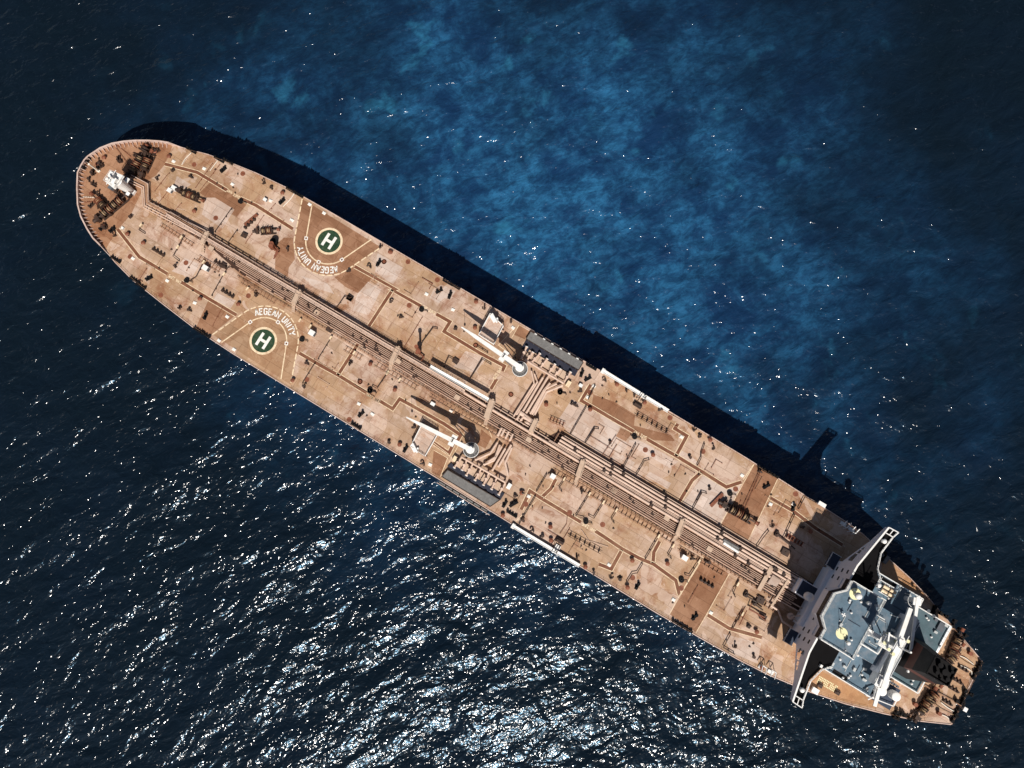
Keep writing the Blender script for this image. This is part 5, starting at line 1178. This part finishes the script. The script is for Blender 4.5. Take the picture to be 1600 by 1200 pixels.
# accommodation ladders stowed along the ship's side
for sd, f, p, q, lab in ((1, I9, (345, 92), (885, 425), 'long white accommodation ladder stowed along the starboard deck edge, beside the dark sea shadow'), (-1, J10, (5, 455), (555, 785), 'long pale accommodation ladder stowed along the port deck edge, beside the sunlit glinting sea')):
    a, c = f(*p, 1.0), f(*q, 1.0); L_ = math.dist(a, c); ang = math.atan2(c[1] - a[1], c[0] - a[0])
    t_ = thing('accommodation_ladder', lab, 'ladder', (a[0], a[1] - sd * .55, 0), ang, 'accommodation ladders')
    mb = MB(); mb.box(0, L_, -.5, -.36, .45, 1.15); mb.box(0, L_, .36, .5, .45, 1.15); tp_(t_, 'side_rail', mb, M['white'])
    mb = MB(); k = 0.0
    mb.box(.1, L_ * .62, -.36, .36, .5, .95); mb.box(L_ * .65, L_ - .1, -.36, .36, .5, .95); tp_(t_, 'steps', mb, M['white'])
    mb = MB(); mb.box(-.6, .3, -.7, .7, .35, 1.0); mb.cyl((L_ * .635, 0), .3, 1.7, .2, 8); mb.box(L_ * .6, L_ * .67, -.6, 1.9 * sd * -1 if sd < 0 else .6, .3, .45); tp_(t_, 'platform', mb, M['white'])
    mb = MB(); x = L_ * .62
    for s_ in (-.7, .7): mb.tube([(x + s_, -sd * .6, 0), (x + s_, -sd * 2.3, 1.6), (x + s_, sd * .2, 2.2)], .12, 6)
    mb.box(x - 1.2, x + 1.2, -sd * 3.6, -sd * 2.5, 0, .9); mb.tube([(x - 1.0, -sd * 3.0, 1.0), (x + 1.0, -sd * 3.0, 1.0)], .4, 10)
    o_ = tp_(t_, 'winch_davit', mb, M['dark'])
# spare white gangway lying along the pipe rack
a, c = E5(705, 1028, 3.6), F6(1190, 345, 3.6); L_ = math.dist(a, c); ang = math.atan2(c[1] - a[1], c[0] - a[0])
t_ = thing('gangway', 'long narrow white gangway lying on top of the pipe rack between the two deck cranes', 'gangway', (*a, 2.9), ang)
mb = MB(); mb.box(0, L_, -.42, .42, .55, .7); mb.box(0, L_, -.5, -.42, .5, 1.05); mb.box(0, L_, .42, .5, .5, 1.05); tp_(t_, 'walkway', mb, M['white'])
mb = MB()
for k in range(12): mb.cyl((k * L_ / 11.5 + .2, .46), 1.05, 1.9, .035, 5); mb.cyl((k * L_ / 11.5 + .2, .46), .0, .5, .05, 5)
mb.tube([(0, .46, 1.9), (L_, .46, 1.9)], .035, 5); tp_(t_, 'handrail', mb, M['white'])
for f, p, q, lab, mt in ((K11, (430, 895), (555, 975), 'bright white pipe section lying on the after part of the pipe rack', 'white'), (K11, (430, 870), (560, 945), 'pale blue grey pipe section lying beside a white one on the pipe rack', 'grate')):
    a, c = f(*p, 2.7), f(*q, 2.7); ang = math.atan2(c[1] - a[1], c[0] - a[0]); L_ = math.dist(a, c)
    mb = MB(); mb.tube([(0, 0, .42), (L_, 0, .42)], .40, 12)
    for x in (0.1, L_ * .5, L_ - .3): mb.tube([(x, 0, .42), (x + .2, 0, .42)], .47, 12)
    o = mb.build('pipe_section', M[mt], None, loc=(*a, 2.15), rot=ang); tag(o, lab, 'pipe', 'pipe sections on the rack')
# deck lockers
LK = [(A, (893, 690), 1.2, 1.1, 1.2, 'small white deck locker standing beside a dark hatch just behind the forecastle'), (A, (925, 668), 1.5, 1.1, .9, 'low white deck locker next to a smaller one just behind the forecastle'),
      (K3, (770, 485), 1.5, 1.3, 1.9, 'white deck locker on the port deck forward of the port helipad'), (D4, (905, 490), 1.5, 1.4, 1.9, 'white deck locker just aft of the port helipad'),
      (H8, (660, 770), 1.3, 1.2, 1.8, 'white deck locker at the head of a short walkway aft of the port manifold'), (J10, (1430, 698), 1.5, 1.2, 2.0, 'white deck locker on the port deck furthest aft, beside the pipe rack'),
      (H8, (298, 852), 1.0, 1.5, 1.4, 'white deck locker at the after end of the port manifold'), (G7, (1003, 857), 1.0, 1.6, 1.2, 'cream deck locker at the after end of the starboard manifold'),
      (F6, (912, 838), .9, 1.4, 1.2, 'cream deck locker at the forward end of the port manifold'), (F6, (730, 382), 1.2, .8, 1.0, 'small white box in the shadow of the port crane'), (G7, (1105, 868), .9, .8, .9, 'small white box on the starboard deck aft of the manifold'),
      (B, (190, 392), .9, .8, 1.0, 'small white box on the starboard deck forward of the starboard helipad'), (K11, (1240, 575), 2.0, .9, 1.1, 'long white box on the starboard deck edge near the bridge wing'), (W6, (478, 985), 1.7, 1.3, 1.2, 'white box on the orange port side deck below the bridge wing')]
k0 = None
for f, p, lx, ly, lz, lab in LK:
    u, v = f(*p); t_ = thing('deck_locker', lab, 'locker', (u, v, 0), 0.0, 'deck lockers'); mt = M['cream'] if 'cream' in lab else M['white']
    mb = MB(); mb.box(-lx / 2, lx / 2, -ly / 2, ly / 2, .12, lz); mb.box(-lx / 2 + .1, -lx / 2 + .25, -ly / 2, ly / 2, 0, .12); mb.box(lx / 2 - .25, lx / 2 - .1, -ly / 2, ly / 2, 0, .12); tp_(t_, 'body', mb, mt)
    mb = MB(); mb.box(-lx / 2 - .06, lx / 2 + .06, -ly / 2 - .06, ly / 2 + .06, lz + .002, lz + .1); tp_(t_, 'lid', mb, mt)
    mb = MB(); mb.box(lx / 2 + .002, lx / 2 + .05, -ly / 2 + .15, ly / 2 - .15, .2, lz - .1); tp_(t_, 'door', mb, M['grey'])
# mooring ropes led across the poop and foredeck
def rope(f, pts, lab, r_=.09, mat='whiterope'):
    P = [f(*p) for p in pts]; Q_ = []
    for i in range(len(P) - 1):                     # smooth the bends
        p0 = Vector(P[max(i - 1, 0)]); p1 = Vector(P[i]); p2 = Vector(P[i + 1]); p3 = Vector(P[min(i + 2, len(P) - 1)])
        for k in range(6):
            t_ = k / 6; Q_.append(tuple(.5 * (2 * p1 + (p2 - p0) * t_ + (2 * p0 - 5 * p1 + 4 * p2 - p3) * t_ ** 2 + (3 * p1 - p0 - 3 * p2 + p3) * t_ ** 3)))
    Q_.append(P[-1]); mb = MB(); o_ = Q_[0]; mb.tube([(a - o_[0], b - o_[1], r_ + .25) for a, b in Q_], r_, 6)
    tag(mb.build('mooring_rope', M[mat], None, loc=(*o_, 0)), lab, 'rope', 'mooring ropes')
rope(Z8, [(1150, 320), (1220, 350), (1310, 420)], 'white mooring rope led straight aft from the starboard stern winch', .12)
rope(Z8, [(1160, 430), (1240, 465), (1285, 500), (1290, 540)], 'short white mooring rope curling round a roller on the starboard quarter', .12)
rope(Z8, [(940, 850), (1010, 905), (1085, 950)], 'white mooring rope led aft over the middle of the port quarter', .14)
rope(Z8, [(930, 985), (1000, 1010), (1050, 1060)], 'white mooring rope nearest the port stern corner', .13)
rope(Z8, [(860, 860), (960, 930), (1080, 990)], 'brown mooring rope led aft from the port stern winch', .08, 'rope')
rope(Z8, [(1140, 330), (1240, 400), (1340, 450)], 'brown mooring rope lying beside the white ones on the starboard quarter', .08, 'rope')
rope(B, [(335, 445), (395, 385), (430, 335)], 'pale mooring rope led over the starboard edge just ahead of the starboard helipad', .12)
rope(A, [(985, 470), (1015, 420), (1065, 370)], 'pale mooring rope led over the starboard edge just behind the forecastle', .11)
rope(A, [(1220, 520), (1265, 460), (1285, 435)], 'pale mooring rope led to the second starboard chock behind the forecastle', .11)
# lifebuoy, rafts, rescue boat
u, v = at(1277, 1083, .6); o = MB(); o.tube([(.42 * math.cos(k * math.pi / 10), .42 * math.sin(k * math.pi / 10), .09) for k in range(21)], .12, 8)
tag(o.build('lifebuoy', M['red'], None, loc=(u, v, .02)), 'red lifebuoy lying on the port side deck beside a white box', 'lifebuoy')
c = at(1388, 924, 14.6); t_ = thing('life_raft_rack', 'cream rack of life raft canisters on the starboard blue boat deck beside a white dome', 'life raft', (*c, 14.0), R(0))
mb = MB()
for x in (-1.3, 1.3): mb.box(x - .12, x + .12, -1.2, 1.2, 0, .5)
mb.box(-2.0, 2.0, -1.3, -1.15, .4, .5); mb.box(-2.0, 2.0, 1.15, 1.3, .4, .5); tp_(t_, 'cradle', mb, M['white'])
for x in (-1.0, .9):
    for y in (-.55, .55): mb = MB(); mb.tube([(x - .75, y, .85), (x - .65, y, .85), (x + .65, y, .85), (x + .75, y, .85)], .42, 14); tp_(t_, 'canister', mb, M['cream'])
c = at(1354, 1076, 13.5); t_ = thing('rescue_boat', 'small grey and white rescue boat hung at the port edge of the boat deck', 'boat', (*c, 11.6), R(-4))
mb = MB(); prof = [(-2.4, .15), (-2.0, .7), (-1, 1.0), (.6, 1.05), (1.9, .95), (2.3, .8)]
top_ = [(x, y) for x, y in prof] + [(x, -y) for x, y in prof[::-1]]; bot = [(x * .85, y * .5) for x, y in top_]
mb.prism(bot, 0, 1.2, 0, top_); tp_(t_, 'hull', mb, M['white'])
mb = MB(); mb.flat([(x * .88, y * .8) for x, y in top_], 1.206); tp_(t_, 'cockpit', mb, M['grey'])
mb = MB(); mb.box(.6, 1.1, -.7, .7, 1.21, 1.5); mb.box(-.9, -.5, -.7, .7, 1.21, 1.45); mb.box(1.8, 2.4, -.25, .25, 1.21, 1.9); tp_(t_, 'seat', mb, M['black'])
c = at(1363, 1068, 14); mb = MB(); mb.bar((117.6, -7.9), (119.2, -15.2), .9, 15.0, 15.4); mb.tube([(117.6, -10, 14.0), (117.2, -13.4, 16.8), (116.4, -14.6, 16.6)], .2, 8); Hs('boat_davit', mb, M['white'])
